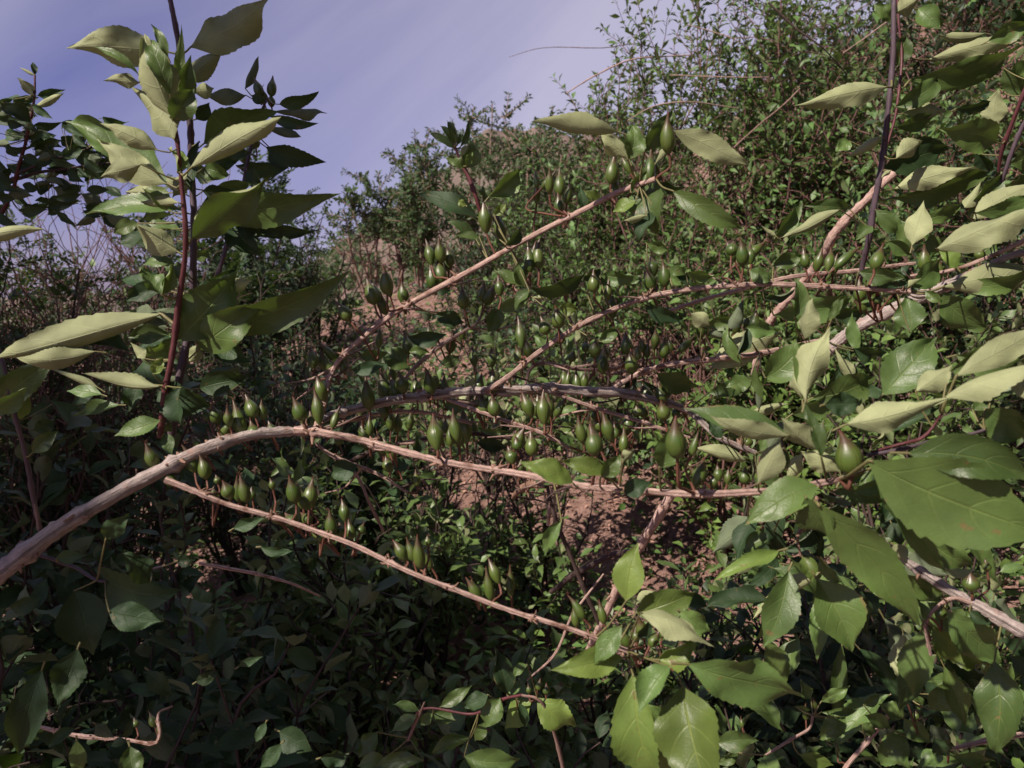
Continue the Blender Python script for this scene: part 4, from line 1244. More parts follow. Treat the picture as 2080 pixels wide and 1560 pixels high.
for k in range(26):
    bx, by = rng.uniform(1440, 1760), rng.uniform(640, 1010); L_ = rng.uniform(45, 95); an = rng.uniform(-2.8, .6)
    Lf((bx, by), (bx + L_ * math.cos(an), by + L_ * math.sin(an)), rng.uniform(24, 42), rng.normal(15, 25) if rng.random() < .7 else 170, mat='leaf' if rng.random() < .6 else 'leaf_dark', d=rng.uniform(.46, .56))
for k in range(30):
    S_ = fr.S[int(rng.integers(len(fr.S)))]
    if S_[0] < 650 or S_[1] > 1000:
        continue
    L_ = rng.uniform(30, 70); an = rng.uniform(-2.9, .4)
    Lf((S_[0], S_[1]), (S_[0] + L_ * math.cos(an), S_[1] + L_ * math.sin(an)), rng.uniform(16, 30), rng.normal(15, 25), mat='leaf' if rng.random() < .5 else 'leaf_dark', d=S_[2] + rng.uniform(.01, .05))
for k in range(40):
    bx, by = rng.uniform(1480, 2060), rng.uniform(1000, 1420); L_ = rng.uniform(80, 180); an = rng.uniform(.3, 2.7)
    Lf((bx, by), (bx + L_ * math.cos(an), by + L_ * math.sin(an)), rng.uniform(34, 66), rng.normal(12, 28) if rng.random() < .85 else 175, mat='leaf' if rng.random() < .55 else 'leaf_dark', d=rng.uniform(.50, .72))
# the young red shoot that rises from the highest branch
sp = Plant('young_shoot', 'young red-stemmed shoot with a tuft of narrow new leaves, above the highest branch', 'shoot', at(976, 440, .56), .56)
sp.stem([(978, 436, .565, 4.5), (965, 395, .56, 5), (950, 355, .56, 4.5), (940, 335, .56, 4), (927, 305, .56, 2.5), (922, 290, .56, 1.5)], 'stem_red', 4, nodes=.02, swell=.15)
for b, t, w, r in (((765, 985), (640, 925), 62, 20), ((765, 985), (800, 830), 110, 20), ((745, 985), (655, 955), 44, 20), ((715, 880), (555, 785), 62, 30), ((700, 850), (615, 735), 40, 20), ((710, 850), (655, 702), 44, 20),
                   ((735, 865), (797, 685), 48, 30), ((720, 840), (690, 700), 36, 200), ((715, 830), (705, 770), 24, 10), ((745, 940), (820, 830), 52, 200), ((720, 850), (735, 775), 30, 10), ((770, 975), (810, 890), 50, 30)):
    sp.leaf(b, t, w, r, org=O2, mat='leaf', nl=30)

# ------------------------------------------------------------------ upright shoots at left
lu = Plant('upright_shoot', 'tall upright shoot with dark purple stem and large serrated leaves against the sky', 'shoot', at(362, 800, .56), .56)
lu.stem([(336, -60, .53, 5), (348, 20, .53, 6.5), (362, 100, .535, 7), (376, 190, .54, 7), (386, 270, .54, 8), (393, 400, .55, 8), (397, 520, .55, 8), (391, 620, .56, 9), (378, 710, .56, 10), (358, 790, .56, 10), (345, 900, .57, 9)],
        'stem_purple', 7, nodes=.05, swell=.12, k=12)
lr = Plant('upright_shoot', 'red-stemmed leafy shoot beside the taller purple one, topped by bright narrow leaves', 'shoot', at(333, 860, .53), .52)
lr.stem([(350, 235, .50, 4), (360, 290, .50, 5), (367, 360, .505, 5), (374, 450, .51, 6), (373, 540, .52, 6), (360, 640, .53, 7), (347, 740, .535, 7), (335, 810, .54, 7), (326, 890, .55, 7)], 'stem_red', 6, nodes=.045, swell=.12, k=12)
for P_, rows in ((lu, [
        (O1, (1120, 275), (1590, -30), 230, 150, dict(arch=-.3, curl=.9)), (O1, (1200, 840), (1640, 650), 250, 15, dict(arch=.4)), (O1, (1130, 540), (1258, 515), 84, 185, {}),
        (O1, (1090, 480), (1318, 290), 130, 160, {}), (O1, (1280, 1295), (2005, 1135), 215, 12, dict(arch=.4)),
        (O1, (1300, 1295), (1895, 1345), 130, 30, dict(mat='leaf_dark')), (O1, (1500, 1250), (1712, 1362), 84, 20, dict(mat='leaf_dark')), (O1, (1360, 1340), (1530, 1500), 210, 10, dict(mat='leaf_dark')),
        (O1, (1130, 1000), (1010, 1165), 90, 200, {}), (O4, (1180, 500), (2060, 140), 240, 12, dict(arch=.35)), (O4, (1170, 600), (1570, 330), 230, 20, dict(mat='leaf')),
        (O4, (1290, 540), (1480, 680), 220, 15, dict(mat='leaf_dark')), (O4, (1200, 250), (1480, 200), 130, 185, {}), (O1, (1150, 700), (1230, 600), 130, 20, dict(mat='leaf_dark')),
        (O1, (1170, 830), (1140, 1180), 90, 35, dict(mat='leaf_dark')), (O4, (1130, 60), (1240, 30), 150, 10, {}), (O4, (1100, 170), (960, 120), 100, 10, {}), (O4, (1110, 680), (1170, 570), 70, 180, {})]),
        (lr, [
        (O1, (965, 300), (385, 285), 200, 172, dict(arch=-.5, curl=.9)), (O1, (1010, 680), (850, 195), 270, 190, dict(curl=.7)), (O1, (1020, 815), (760, 505), 190, 170, {}),
        (O1, (1008, 670), (1065, 140), 80, 25, dict(mat='leaf_bright')), (O1, (1020, 650), (1122, 320), 130, 20, {}), (O1, (1012, 700), (1140, 520), 170, 15, dict(mat='leaf')),
        (O1, (815, 440), (540, 272), 50, 30, {}), (O1, (825, 485), (600, 475), 62, 175, {}), (O1, (985, 335), (883, 138), 66, 25, {}), (O1, (1000, 560), (860, 230), 110, 20, {}),
        (O1, (990, 1085), (380, 712), 255, 25, dict(arch=.2, mat='leaf')), (O1, (920, 880), (585, 722), 140, 180, {}), (O1, (985, 1075), (560, 812), 120, 170, {}), (O1, (830, 965), (590, 1040), 96, 175, {}),
        (O1, (1120, 985), (1650, 685), 200, 160, dict(curl=1.2)), (O1, (1130, 1400), (1600, 1025), 215, 30, dict(fold=.4)), (O1, (1130, 1395), (1290, 1160), 130, 190, {}),
        (O1, (1060, 1230), (480, 1262), 150, 30, dict(arch=.2)), (O1, (1050, 1190), (820, 1185), 70, 175, {}), (O1, (1040, 1475), (780, 1300), 220, 180, dict(curl=1.0)), (O1, (985, 1235), (835, 1110), 160, 20, dict(mat='leaf_bright')),
        (O1, (810, 1310), (665, 1372), 96, 15, dict(mat='leaf_bright')), (O4, (950, 398), (-10, 655), 215, 165, dict(curl=.8, arch=-.4)), (O4, (1030, 555), (1390, 140), 330, 5, dict(fold=.15, curl=.2, mat='leaf')),
        (O4, (995, 520), (745, 535), 135, 10, {}), (O4, (760, 620), (335, 555), 130, 20, dict(mat='leaf_dark')), (O4, (560, 618), (95, 655), 130, 175, dict(curl=.7)), (O4, (850, 665), (1005, 535), 140, 10, dict(mat='leaf_bright')),
        (O4, (940, 822), (485, 745), 130, 165, {}), (O4, (945, 835), (1240, 930), 190, 20, dict(mat='leaf_dark', hook=.8)), (O4, (940, 1022), (668, 1115), 130, 15, {}), (O4, (820, 800), (755, 970), 190, 20, dict(mat='leaf_dark')),
        (O4, (965, 1100), (1012, 1232), 84, 10, {}), (O4, (958, 1085), (1008, 1025), 60, 10, {}), (O4, (950, 1110), (918, 1090), 60, 10, {}), (O4, (950, 280), (815, 120), 190, 20, {}), (O4, (950, 285), (1015, 90), 90, 30, dict(mat='leaf_bright')),
        (O4, (900, 750), (960, 650), 80, 10, dict(mat='leaf_bright')), (O4, (850, 660), (760, 560), 60, 180, {}), (O1, (1040, 1010), (980, 870), 130, 30, dict(mat='leaf_bright')), (O4, (950, 680), (880, 720), 90, 10, dict(mat='leaf_bright')),
        (O4, (1060, 830), (1090, 1050), 130, 40, dict(mat='leaf_dark'))])):
    for a in rows:
        P_.leaf(a[1], a[2], a[3], rot=a[4] + rng.normal(0, 13), org=a[0], **a[5])

for k in range(34):
    yy = rng.uniform(300, 800); sgn = rng.choice([-1, 1])
    bx = 380 + sgn * rng.uniform(5, 60); L_ = rng.uniform(50, 105); an = rng.uniform(-.5, .35)
    (lu if k % 2 else lr).leaf((bx, yy), (bx + sgn * L_ * math.cos(an), yy + L_ * math.sin(an)), rng.uniform(28, 52), rng.normal(15, 30) if rng.random() < .75 else 175,
                               mat='leaf_dark' if rng.random() < .7 else 'leaf', d=rng.uniform(.57, .64), attach=60)
# capsule-bearing branch end behind the tall shoot
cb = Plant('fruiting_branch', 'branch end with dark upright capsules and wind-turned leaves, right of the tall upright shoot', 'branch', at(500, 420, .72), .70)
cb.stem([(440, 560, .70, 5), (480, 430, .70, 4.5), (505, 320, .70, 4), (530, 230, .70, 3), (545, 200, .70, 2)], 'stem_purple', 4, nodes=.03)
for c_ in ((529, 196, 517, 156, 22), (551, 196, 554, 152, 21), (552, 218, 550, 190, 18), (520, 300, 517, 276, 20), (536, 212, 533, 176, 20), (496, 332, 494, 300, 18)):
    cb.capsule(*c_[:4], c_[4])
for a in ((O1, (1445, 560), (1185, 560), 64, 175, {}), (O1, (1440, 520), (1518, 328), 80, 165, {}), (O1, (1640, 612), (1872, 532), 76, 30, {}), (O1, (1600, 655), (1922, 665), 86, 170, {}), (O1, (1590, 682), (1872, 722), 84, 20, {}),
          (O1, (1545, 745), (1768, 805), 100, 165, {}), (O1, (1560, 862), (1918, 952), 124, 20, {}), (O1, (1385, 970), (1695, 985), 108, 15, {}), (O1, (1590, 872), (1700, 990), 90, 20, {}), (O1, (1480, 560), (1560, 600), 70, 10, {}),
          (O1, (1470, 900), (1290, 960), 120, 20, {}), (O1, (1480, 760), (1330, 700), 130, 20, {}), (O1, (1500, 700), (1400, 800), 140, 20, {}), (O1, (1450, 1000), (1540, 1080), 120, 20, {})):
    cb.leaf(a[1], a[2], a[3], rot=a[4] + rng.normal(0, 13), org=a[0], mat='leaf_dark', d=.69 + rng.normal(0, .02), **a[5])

# left edge
le = Plant('leafy_branch', 'dark leafy branch with a thin red tip shoot at the upper left edge', 'branch', at(40, 420, 1.05), 1.05)
le.stem([(72, 150, 1.0, 2), (70, 200, 1.0, 3), (60, 250, 1.0, 3.5), (45, 310, 1.02, 4), (20, 400, 1.05, 5), (-40, 520, 1.1, 6)], 'stem_red', 4, nodes=.03)
le.stem([(230, 330, 1.0, 2), (160, 340, 1.0, 3), (80, 350, 1.03, 4), (-30, 380, 1.1, 6)], 'twig_dark', 4, nodes=.03)
le.stem([(180, 300, 1.0, 2), (120, 320, 1.0, 3), (40, 350, 1.03, 4)], 'twig_dark', 3, nodes=.03)
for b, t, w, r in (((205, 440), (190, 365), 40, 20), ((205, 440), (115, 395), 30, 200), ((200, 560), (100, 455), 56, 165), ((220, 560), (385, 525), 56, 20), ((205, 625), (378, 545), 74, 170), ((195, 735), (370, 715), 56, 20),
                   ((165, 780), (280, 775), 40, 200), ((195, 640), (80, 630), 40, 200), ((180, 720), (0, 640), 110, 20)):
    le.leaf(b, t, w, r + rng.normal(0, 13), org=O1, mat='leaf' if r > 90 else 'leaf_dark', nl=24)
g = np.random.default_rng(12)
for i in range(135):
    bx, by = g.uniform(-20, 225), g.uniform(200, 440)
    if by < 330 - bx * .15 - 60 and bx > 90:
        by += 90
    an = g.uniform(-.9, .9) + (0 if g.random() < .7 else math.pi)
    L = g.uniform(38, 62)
    le.leaf((bx, by), (bx + L * math.cos(an), by + L * math.sin(an) * .6 + 8), g.uniform(16, 26), g.normal(20, 25) if g.random() < .8 else 180, mat='leaf_dark', d=g.uniform(.95, 1.15), nl=20, attach=40)  # dark material stands in for the shade on this branch
ll = Plant('leafy_shoot', 'dark shoot at the left edge with broad green leaves half in shade', 'stem', at(60, 1060, .62), .60)
ll.stem([(-30, 640, .58, 4), (5, 735, .58, 4.5), (30, 840, .59, 6), (45, 900, .6, 6), (62, 970, .61, 6), (76, 1050, .62, 6), (90, 1120, .62, 5)], 'stem_purple', 5, nodes=.05)
for a in ((O4, (-30, 885), (345, 640), 200, 15, dict(mat='leaf')), (O4, (95, 1025), (155, 815), 90, 30, dict(mat='leaf_bright')), (O4, (0, 640), (-80, 900), 150, 20, {}), (O4, (190, 1212), (345, 1080), 96, 15, {}), (O4, (-60, 960), (160, 830), 140, 10, dict(mat='leaf')),
          (O4, (700, 932), (425, 995), 96, 20, {}), (O4, (575, 830), (280, 712), 76, 175, {}), (O4, (600, 872), (390, 850), 84, 15, {}), (O4, (560, 860), (420, 930), 80, 20, dict(mat='leaf_dark')), (O4, (200, 1080), (330, 1010), 110, 15, dict(mat='leaf_dark')),
          (O1, (-120, 1400), (262, 1345), 130, 172, dict(d=.5)), (O4, (300, 930), (150, 990), 70, 20, dict(mat='leaf_dark')), (O4, (240, 800), (60, 860), 90, 15, {})):
    ll.leaf(a[1], a[2], a[3], rot=a[4] + rng.normal(0, 13), org=a[0], d=a[5].pop('d', .60 + rng.normal(0, .03)), **a[5])

# hanging dark shoots below the limb
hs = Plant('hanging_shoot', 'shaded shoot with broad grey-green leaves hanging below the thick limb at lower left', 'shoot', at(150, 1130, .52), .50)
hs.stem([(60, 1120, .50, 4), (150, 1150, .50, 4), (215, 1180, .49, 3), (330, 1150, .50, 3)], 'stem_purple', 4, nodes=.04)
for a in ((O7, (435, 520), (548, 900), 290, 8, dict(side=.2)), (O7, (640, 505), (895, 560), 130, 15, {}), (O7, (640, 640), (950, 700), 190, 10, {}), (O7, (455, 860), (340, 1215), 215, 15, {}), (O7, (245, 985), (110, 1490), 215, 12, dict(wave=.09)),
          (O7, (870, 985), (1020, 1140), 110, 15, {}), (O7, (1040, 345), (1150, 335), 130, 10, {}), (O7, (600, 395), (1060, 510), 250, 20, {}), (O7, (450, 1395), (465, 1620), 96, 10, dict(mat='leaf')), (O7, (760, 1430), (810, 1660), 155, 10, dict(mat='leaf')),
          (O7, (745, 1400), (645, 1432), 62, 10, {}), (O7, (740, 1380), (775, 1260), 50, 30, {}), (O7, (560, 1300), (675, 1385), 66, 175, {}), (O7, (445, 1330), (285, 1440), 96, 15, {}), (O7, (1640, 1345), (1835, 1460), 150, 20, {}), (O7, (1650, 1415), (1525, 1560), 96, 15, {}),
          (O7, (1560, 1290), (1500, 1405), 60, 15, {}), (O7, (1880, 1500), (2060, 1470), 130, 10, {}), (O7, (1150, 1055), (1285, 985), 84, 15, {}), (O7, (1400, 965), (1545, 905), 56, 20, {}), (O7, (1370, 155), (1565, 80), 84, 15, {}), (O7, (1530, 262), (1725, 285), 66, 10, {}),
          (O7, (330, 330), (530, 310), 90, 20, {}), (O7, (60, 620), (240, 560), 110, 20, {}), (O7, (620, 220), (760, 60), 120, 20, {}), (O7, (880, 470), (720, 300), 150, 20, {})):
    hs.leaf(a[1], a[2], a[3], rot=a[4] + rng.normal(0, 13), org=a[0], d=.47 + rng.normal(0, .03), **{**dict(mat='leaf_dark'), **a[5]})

# low sprigs at the bottom
s1 = Plant('low_sprig', 'low sprig with two small capsules on a curled tan twig, bottom left', 'sprig', at(250, 1500, .66), .66)
s1.stem([(70, 1475, .68, 4), (160, 1495, .67, 5), (240, 1500, .66, 4), (310, 1510, .65, 4), (325, 1490, .65, 4), (322, 1450, .66, 3), (350, 1435, .68, 2)], 'bark_tan', 4, nodes=.03, scales=3)
s1.capsule(315, 1477, 303, 1446, 17); s1.capsule(322, 1491, 325, 1463, 13); s1.capsule(277, 1477, 272, 1458, 15)
s2 = Plant('low_sprig', 'low sprig with four small capsules and bright leaves, bottom centre', 'sprig', at(1010, 1500, .62), .62)
s2.stem([(1060, 1411, .60, 3), (1020, 1420, .61, 4), (960, 1450, .63, 3), (860, 1440, .64, 3), (830, 1500, .66, 3)], 'stem_red', 3, nodes=.03)
s2.stem([(1060, 1411, .60, 3), (1100, 1425, .60, 3), (1130, 1500, .62, 4), (1150, 1600, .64, 5)], 'twig', 3, nodes=.03)
s2.stem([(862, 1425, .62, 2), (848, 1460, .63, 3), (828, 1505, .64, 3)], 'twig', 3, nodes=.03)
for c_ in ((1075, 1408, 1073, 1390, 13), (1092, 1402, 1099, 1378, 16), (1109, 1411, 1111, 1387, 17), (1051, 1420, 1051, 1405, 14)):
    s2.capsule(*c_[:4], c_[4])
for a in ((O8, (1010, 1125), (935, 830), 130, 15, dict(mat='leaf_dark')), (O8, (1130, 955), (1055, 1022), 60, 10, {}), (O8, (620, 1200), (808, 1073), 90, 15, {}), (O8, (490, 1222), (336, 1185), 72, 10, {}), (O8, (480, 1250), (328, 1348), 92, 10, {}),
          (O8, (580, 1240), (722, 1282), 104, 5, {}), (O8, (575, 1240), (500, 1310), 72, 10, {}), (O8, (970, 1150), (880, 1315), 150, 10, {}), (O8, (1155, 1165), (1000, 1332), 150, 8, dict(mat='leaf_bright')), (O8, (1190, 1148), (1422, 1312), 180, 10, dict(mat='leaf_bright')),
          (O8, (800, 1380), (575, 1480), 112, 10, {}), (O8, (760, 1490), (1090, 1505), 175, 10, dict(mat='leaf')), (O8, (880, 1290), (820, 1402), 90, 10, {}), (O8, (250, 1350), (140, 1500), 130, 10, {}), (O8, (290, 1500), (130, 1550), 100, 10, {}), (O8, (520, 1515), (210, 1570), 104, 10, {}),
          (O8, (1080, 1180), (1120, 1320), 90, 20, dict(mat='leaf_dark')), (O8, (900, 1130), (760, 1200), 110, 20, dict(mat='leaf_dark')), (O8, (1010, 1110), (1090, 1040), 110, 15, {})):
    s2.leaf(a[1], a[2], a[3], rot=a[4] + rng.normal(0, 13), org=a[0], **a[5])
s3 = Plant('low_sprig', 'low leafy sprigs on a straight tan twig in the bottom right, with tiny capsules', 'sprig', at(1780, 1540, .66), .66)
s3.stem([(1845, 1395, .62, 4), (1790, 1470, .63, 5), (1716, 1560, .64, 5), (1690, 1600, .65, 5)], 'bark_tan', 4, nodes=.05, scales=2)
s3.stem([(1555, 1532, .62, 3), (1610, 1500, .62, 3.5), (1645, 1480, .62, 3), (1652, 1455, .62, 3)], 'bark_tan', 3, nodes=.03, scales=2)
s3.stem([(1930, 1525, .6, 3), (1990, 1510, .6, 7), (2040, 1498, .6, 8), (2100, 1490, .6, 6)], 'bark_tan', 6, nodes=.04, scales=2)
for c_ in ((1637, 1463, 1635, 1428, 14), (1508, 1478, 1505, 1456, 10), (1656, 1440, 1652, 1418, 12), (1926, 1511, 1920, 1480, 14), (1702, 1530, 1698, 1505, 10), (1862, 1462, 1858, 1440, 14), (1924, 1532, 1922, 1516, 14)):
    s3.capsule(*c_[:4], c_[4])
for a in ((O9, (1755, 1060), (1495, 1050), 110, 10, {}), (O9, (1530, 1215), (1650, 1050), 150, 10, {}), (O9, (830, 1155), (770, 1035), 112, 5, {}), (O9, (890, 1170), (1060, 1075), 84, 15, {}), (O9, (1140, 1192), (1232, 1128), 60, 15, {}),
          (O9, (1480, 1205), (1395, 1140), 104, 10, {}), (O9, (890, 1232), (1105, 1215), 60, 15, {}), (O9, (1030, 1258), (878, 1395), 120, 10, {}), (O9, (1375, 1270), (1542, 1412), 130, 10, {}), (O9, (1370, 1260), (1225, 1185), 104, 10, {}),
          (O9, (1390, 1380), (1240, 1545), 220, 8, {}), (O9, (1600, 1480), (1450, 1560), 112, 10, {}), (O9, (1660, 1490), (1885, 1512), 104, 10, {}), (O9, (270, 1415), (525, 1400), 120, 8, {}), (O9, (760, 1480), (965, 1545), 92, 10, dict(mat='leaf_bright')),
          (O9, (400, 1470), (265, 1540), 62, 10, {}), (O9, (1130, 1300), (1215, 1340), 90, 10, {}), (O9, (1150, 1250), (1300, 1330), 90, 20, {}), (O9, (740, 1200), (830, 1220), 40, 20, {}), (O9, (1690, 1130), (1760, 1200), 100, 20, {}), (O9, (1550, 1380), (1640, 1480), 120, 20, dict(mat='leaf_dark'))):
    s3.leaf(a[1], a[2], a[3], rot=a[4] + rng.normal(0, 13), org=a[0], **a[5])

# ------------------------------------------------------------------ right side
rb = Plant('drooping_shoot', 'shoot with broad hanging leaves and small round capsules at the lower right edge', 'shoot', at(2080, 1290, .50), .48)
rb.stem([(1780, 1090, .50, 9), (1841, 1141, .49, 10), (1910, 1185, .48, 11), (1983, 1228, .47, 13), (2120, 1310, .45, 17)], 'bark_grey', 12, nodes=.05, scales=2, k=14)
rb.stem([(1660, 1010, .44, 5), (1640, 1060, .44, 8), (1622, 1090, .43, 4), (1628, 1130, .43, 2)], 'scale', 6, nodes=.02, scales=3)
rb.stem([(1985, 1228, .47, 6), (1930, 1215, .47, 5), (1880, 1262, .47, 4), (1890, 1330, .48, 4)], 'bark_tan', 5, nodes=.02, scales=3)
rb.capsule(1974, 1203, 1970, 1160, 36); rb.capsule(2005, 1160, 2002, 1136, 20); rb.capsule(1912, 1259, 1909, 1222, 25); rb.capsule(1886, 1285, 1880, 1262, 16)
for a in ((O9, (1630, 640), (1942, 950), 260, 8, {}), (O9, (1540, 730), (1840, 950), 215, 10, dict(mat='leaf_bright')), (O9, (1905, 935), (1915, 1475), 280, 5, {}), (O9, (1480, 700), (1450, 560), 60, 30, {}), (O9, (1870, 950), (1920, 1030), 90, 30, {}),
          (O9, (1600, 560), (1540, 500), 80, 10, {}), (O9, (1760, 640), (1890, 700), 90, 20, dict(mat='leaf_dark')), (O9, (2010, 900), (2180, 1000), 180, 20, dict(mat='leaf_dark'))):
    rb.leaf(a[1], a[2], a[3], rot=a[4] + rng.normal(0, 13), org=a[0], **a[5])

rp = Plant('upright_shoot', 'tall bare purple-grey stem at upper right with long drooping leaves', 'shoot', at(1760, 520, .72), .70)
rp.stem([(1818, -60, .66, 5), (1815, 0, .66, 5.5), (1812, 120, .665, 6), (1806, 220, .67, 6.5), (1797, 300, .68, 7), (1783, 390, .69, 7), (1768, 470, .70, 7), (1752, 540, .72, 6), (1745, 600, .73, 5)], 'stem_purple', 6, nodes=.055, swell=.15, k=12)
rp.stem([(1800, 300, .70, 2), (1822, 220, .71, 3), (1832, 120, .72, 3), (1826, 40, .72, 3), (1822, -40, .72, 2)], 'stem_red', 3, nodes=.04)
for a in ((O3, (1275, 510), (722, 622), 130, 160, dict(arch=-.3)), (O3, (1250, 800), (1040, 920), 160, 175, {}), (O3, (1060, 830), (975, 890), 110, 10, {}), (O3, (1415, 465), (2090, 250), 175, 25, dict(arch=.4, side=-.3)), (O3, (1520, 350), (2075, 245), 110, 170, {}),
          (O3, (1850, 195), (1585, 205), 120, 165, {}), (O3, (1325, 75), (1500, -50), 110, 170, {}), (O3, (1460, 50), (1590, 172), 150, 10, {}), (O3, (1320, 105), (1195, 25), 96, 15, {}), (O3, (1340, 385), (1390, 200), 130, 15, {}),
          (O3, (1325, 625), (1570, 460), 120, 15, {}), (O3, (1370, 665), (1625, 650), 92, 165, {}), (O3, (1335, 745), (1575, 670), 96, 15, {}), (O3, (1255, 985), (1665, 865), 240, 20, dict(mat='leaf_dark')), (O3, (1330, 930), (1485, 825), 96, 175, {}),
          (O3, (1308, 1160), (1880, 965), 160, 20, dict(arch=.4)), (O3, (1320, 1110), (1780, 985), 90, 165, {}), (O3, (1050, 1222), (788, 1208), 96, 12, {}), (O3, (1000, 1232), (655, 1395), 130, 165, {}), (O3, (620, 1392), (765, 1178), 100, 20, {}), (O3, (625, 1385), (535, 1320), 84, 180, {}),
          (O3, (1300, 1000), (1240, 1050), 100, 180, {}), (O3, (1210, 1230), (1390, 1400), 110, 15, {}), (O3, (1190, 1330), (1080, 1420), 96, 15, {})):
    rp.leaf(a[1], a[2], a[3], rot=a[4] + rng.normal(0, 13), org=a[0], **a[5])

rq = Plant('upright_shoot', 'thin purple stem at the right edge carrying broad serrated leaves', 'shoot', at(2010, 430, .68), .66)
rq.stem([(2110, 110, .62, 4), (2078, 195, .63, 4.5), (2055, 250, .64, 5), (2036, 300, .65, 5), (2028, 350, .66, 3)], 'stem_red', 4, nodes=.04)
rq.stem([(2110, 200, .62, 5), (2080, 250, .63, 5), (2049, 329, .64, 5), (2030, 380, .65, 5), (2012, 430, .66, 4), (2000, 500, .67, 4)], 'stem_purple', 5, nodes=.045)
for a in ((O3, (1915, 832), (1575, 755), 190, 12, {}), (O3, (1910, 745), (1935, 520), 130, 175, dict(curl=.5)), (O3, (1745, 1262), (1935, 1005), 130, 30, {}), (O3, (1735, 1220), (1830, 1060), 80, 175, {}), (O3, (1423, 1440), (1492, 1175), 110, 165, {}), (O3, (1420, 1440), (1335, 1275), 110, 10, {}),
          (O3, (1480, 1292), (1715, 1195), 96, 12, {}), (O3, (1565, 1465), (2150, 1220), 165, 165, dict(d=.5, curl=1.0)), (O3, (1780, 1290), (2150, 1075), 130, 160, dict(d=.52, curl=1.0)), (O3, (1790, 1250), (2180, 1130), 110, 20, dict(d=.51)), (O3, (1940, 525), (2150, 370), 170, 15, {}),
          (O3, (1280, 1420), (1425, 1495), 150, 10, {}), (O3, (1500, 1400), (1605, 1490), 96, 15, {}), (O3, (1790, 1510), (1940, 1410), 150, 12, {}), (O3, (1870, 240), (2150, 130), 130, 15, {}), (O3, (1960, 400), (2130, 560), 130, 15, {}), (O3, (1680, 640), (1890, 590), 70, 25, dict(mat='leaf_dark')),
          (O3, (2000, 960), (2150, 880), 130, 20, {}), (O3, (1950, 1100), (2110, 1020), 90, 20, {}), (O3, (1800, 900), (1900, 1000), 150, 15, dict(mat='leaf_dark')), (O3, (1900, 1330), (2040, 1380), 110, 15, dict(mat='leaf_dark')), (O3, (2010, 60), (2130, 200), 150, 20, dict(mat='leaf_dark'))):
    kw = dict(a[5]); kw.setdefault('d', .66 + rng.normal(0, .025))
    rq.leaf(a[1], a[2], a[3], rot=a[4] + rng.normal(0, 13), org=a[0], **kw)

re_ = Plant('leafy_branch', 'near branch at the right edge with rolled pale leaves showing their undersides', 'branch', at(1960, 885, .42), .42)
re_.stem([(1760, 925, .41, 4), (1834, 912, .41, 5), (1900, 896, .42, 5), (1972, 881, .42, 4), (2000, 872, .42, 3)], 'stem_purple', 5, nodes=.04, swell=.15)
re_.stem([(1772, 919, .41, 3), (1830, 903, .41, 4), (1872, 891, .40, 5), (1896, 868, .40, 3.5), (1914, 840, .395, 2.5)], 'stem_red', 4, nodes=.04, swell=.15)
re_.stem([(2100, 505, .55, 9), (2040, 525, .55, 9), (1980, 552, .56, 9), (1880, 596, .57, 8), (1845, 592, .58, 6)], 'bark_grey', 8, nodes=.05, scales=2)
re_.stem([(2100, 478, .54, 5), (2007, 521, .55, 5), (1930, 550, .56, 4), (1850, 560, .58, 3)], 'bark_tan', 4, nodes=.05, scales=2)
for c_ in ((1775, 548, 1793, 497, 30), (1877, 552, 1879, 496, 27), (1896, 574, 1910, 521, 29), (1990, 530, 1992, 500, 24)):
    re_.capsule(*c_[:4], c_[4])
for a in ((O6, (1610, 890), (2210, 700), 190, 165, dict(d=.38, curl=.9)), (O6, (1445, 855), (1660, 695), 120, 170, dict(d=.40)), (O6, (1680, 765), (2220, 420), 150, 165, dict(d=.385, curl=.9)), (O6, (1640, 740), (1930, 555), 90, 20, dict(d=.40)), (O6, (1250, 870), (1570, 530), 270, 8, dict(d=.46)),
          (O6, (1780, 965), (1895, 830), 120, 20, dict(d=.43)), (O6, (1850, 955), (2120, 1130), 250, 15, dict(d=.42)), (O6, (1900, 850), (2130, 760), 150, 20, dict(d=.43)), (O6, (2060, 760), (2130, 930), 130, 170, dict(d=.40)),
          (O6, (1180, 1190), (1260, 1020), 40, 60, dict(d=.42)), (O6, (1250, 1080), (1600, 940), 120, 20, dict(d=.43, mat='leaf_dark')), (O6, (1680, 640), (2100, 620), 150, 15, dict(d=.42, mat='leaf')), (O6, (1450, 640), (1610, 690), 90, 20, dict(d=.47, mat='leaf_dark'))):
    re_.leaf(a[1], a[2], a[3], rot=a[4] + rng.normal(0, 13), org=a[0], **a[5])

# ------------------------------------------------------------------ loose sticks and dead wood
def stick(name, label, cat, pts, mat, d, **kw):
    p = Plant(name, label, cat, at(pts[-1][0], pts[-1][1], pts[-1][2]), d)
    p.stem(pts, mat, 5, **{**dict(nodes=.06, swell=.2, scales=2, name='wood'), **kw})
    return p


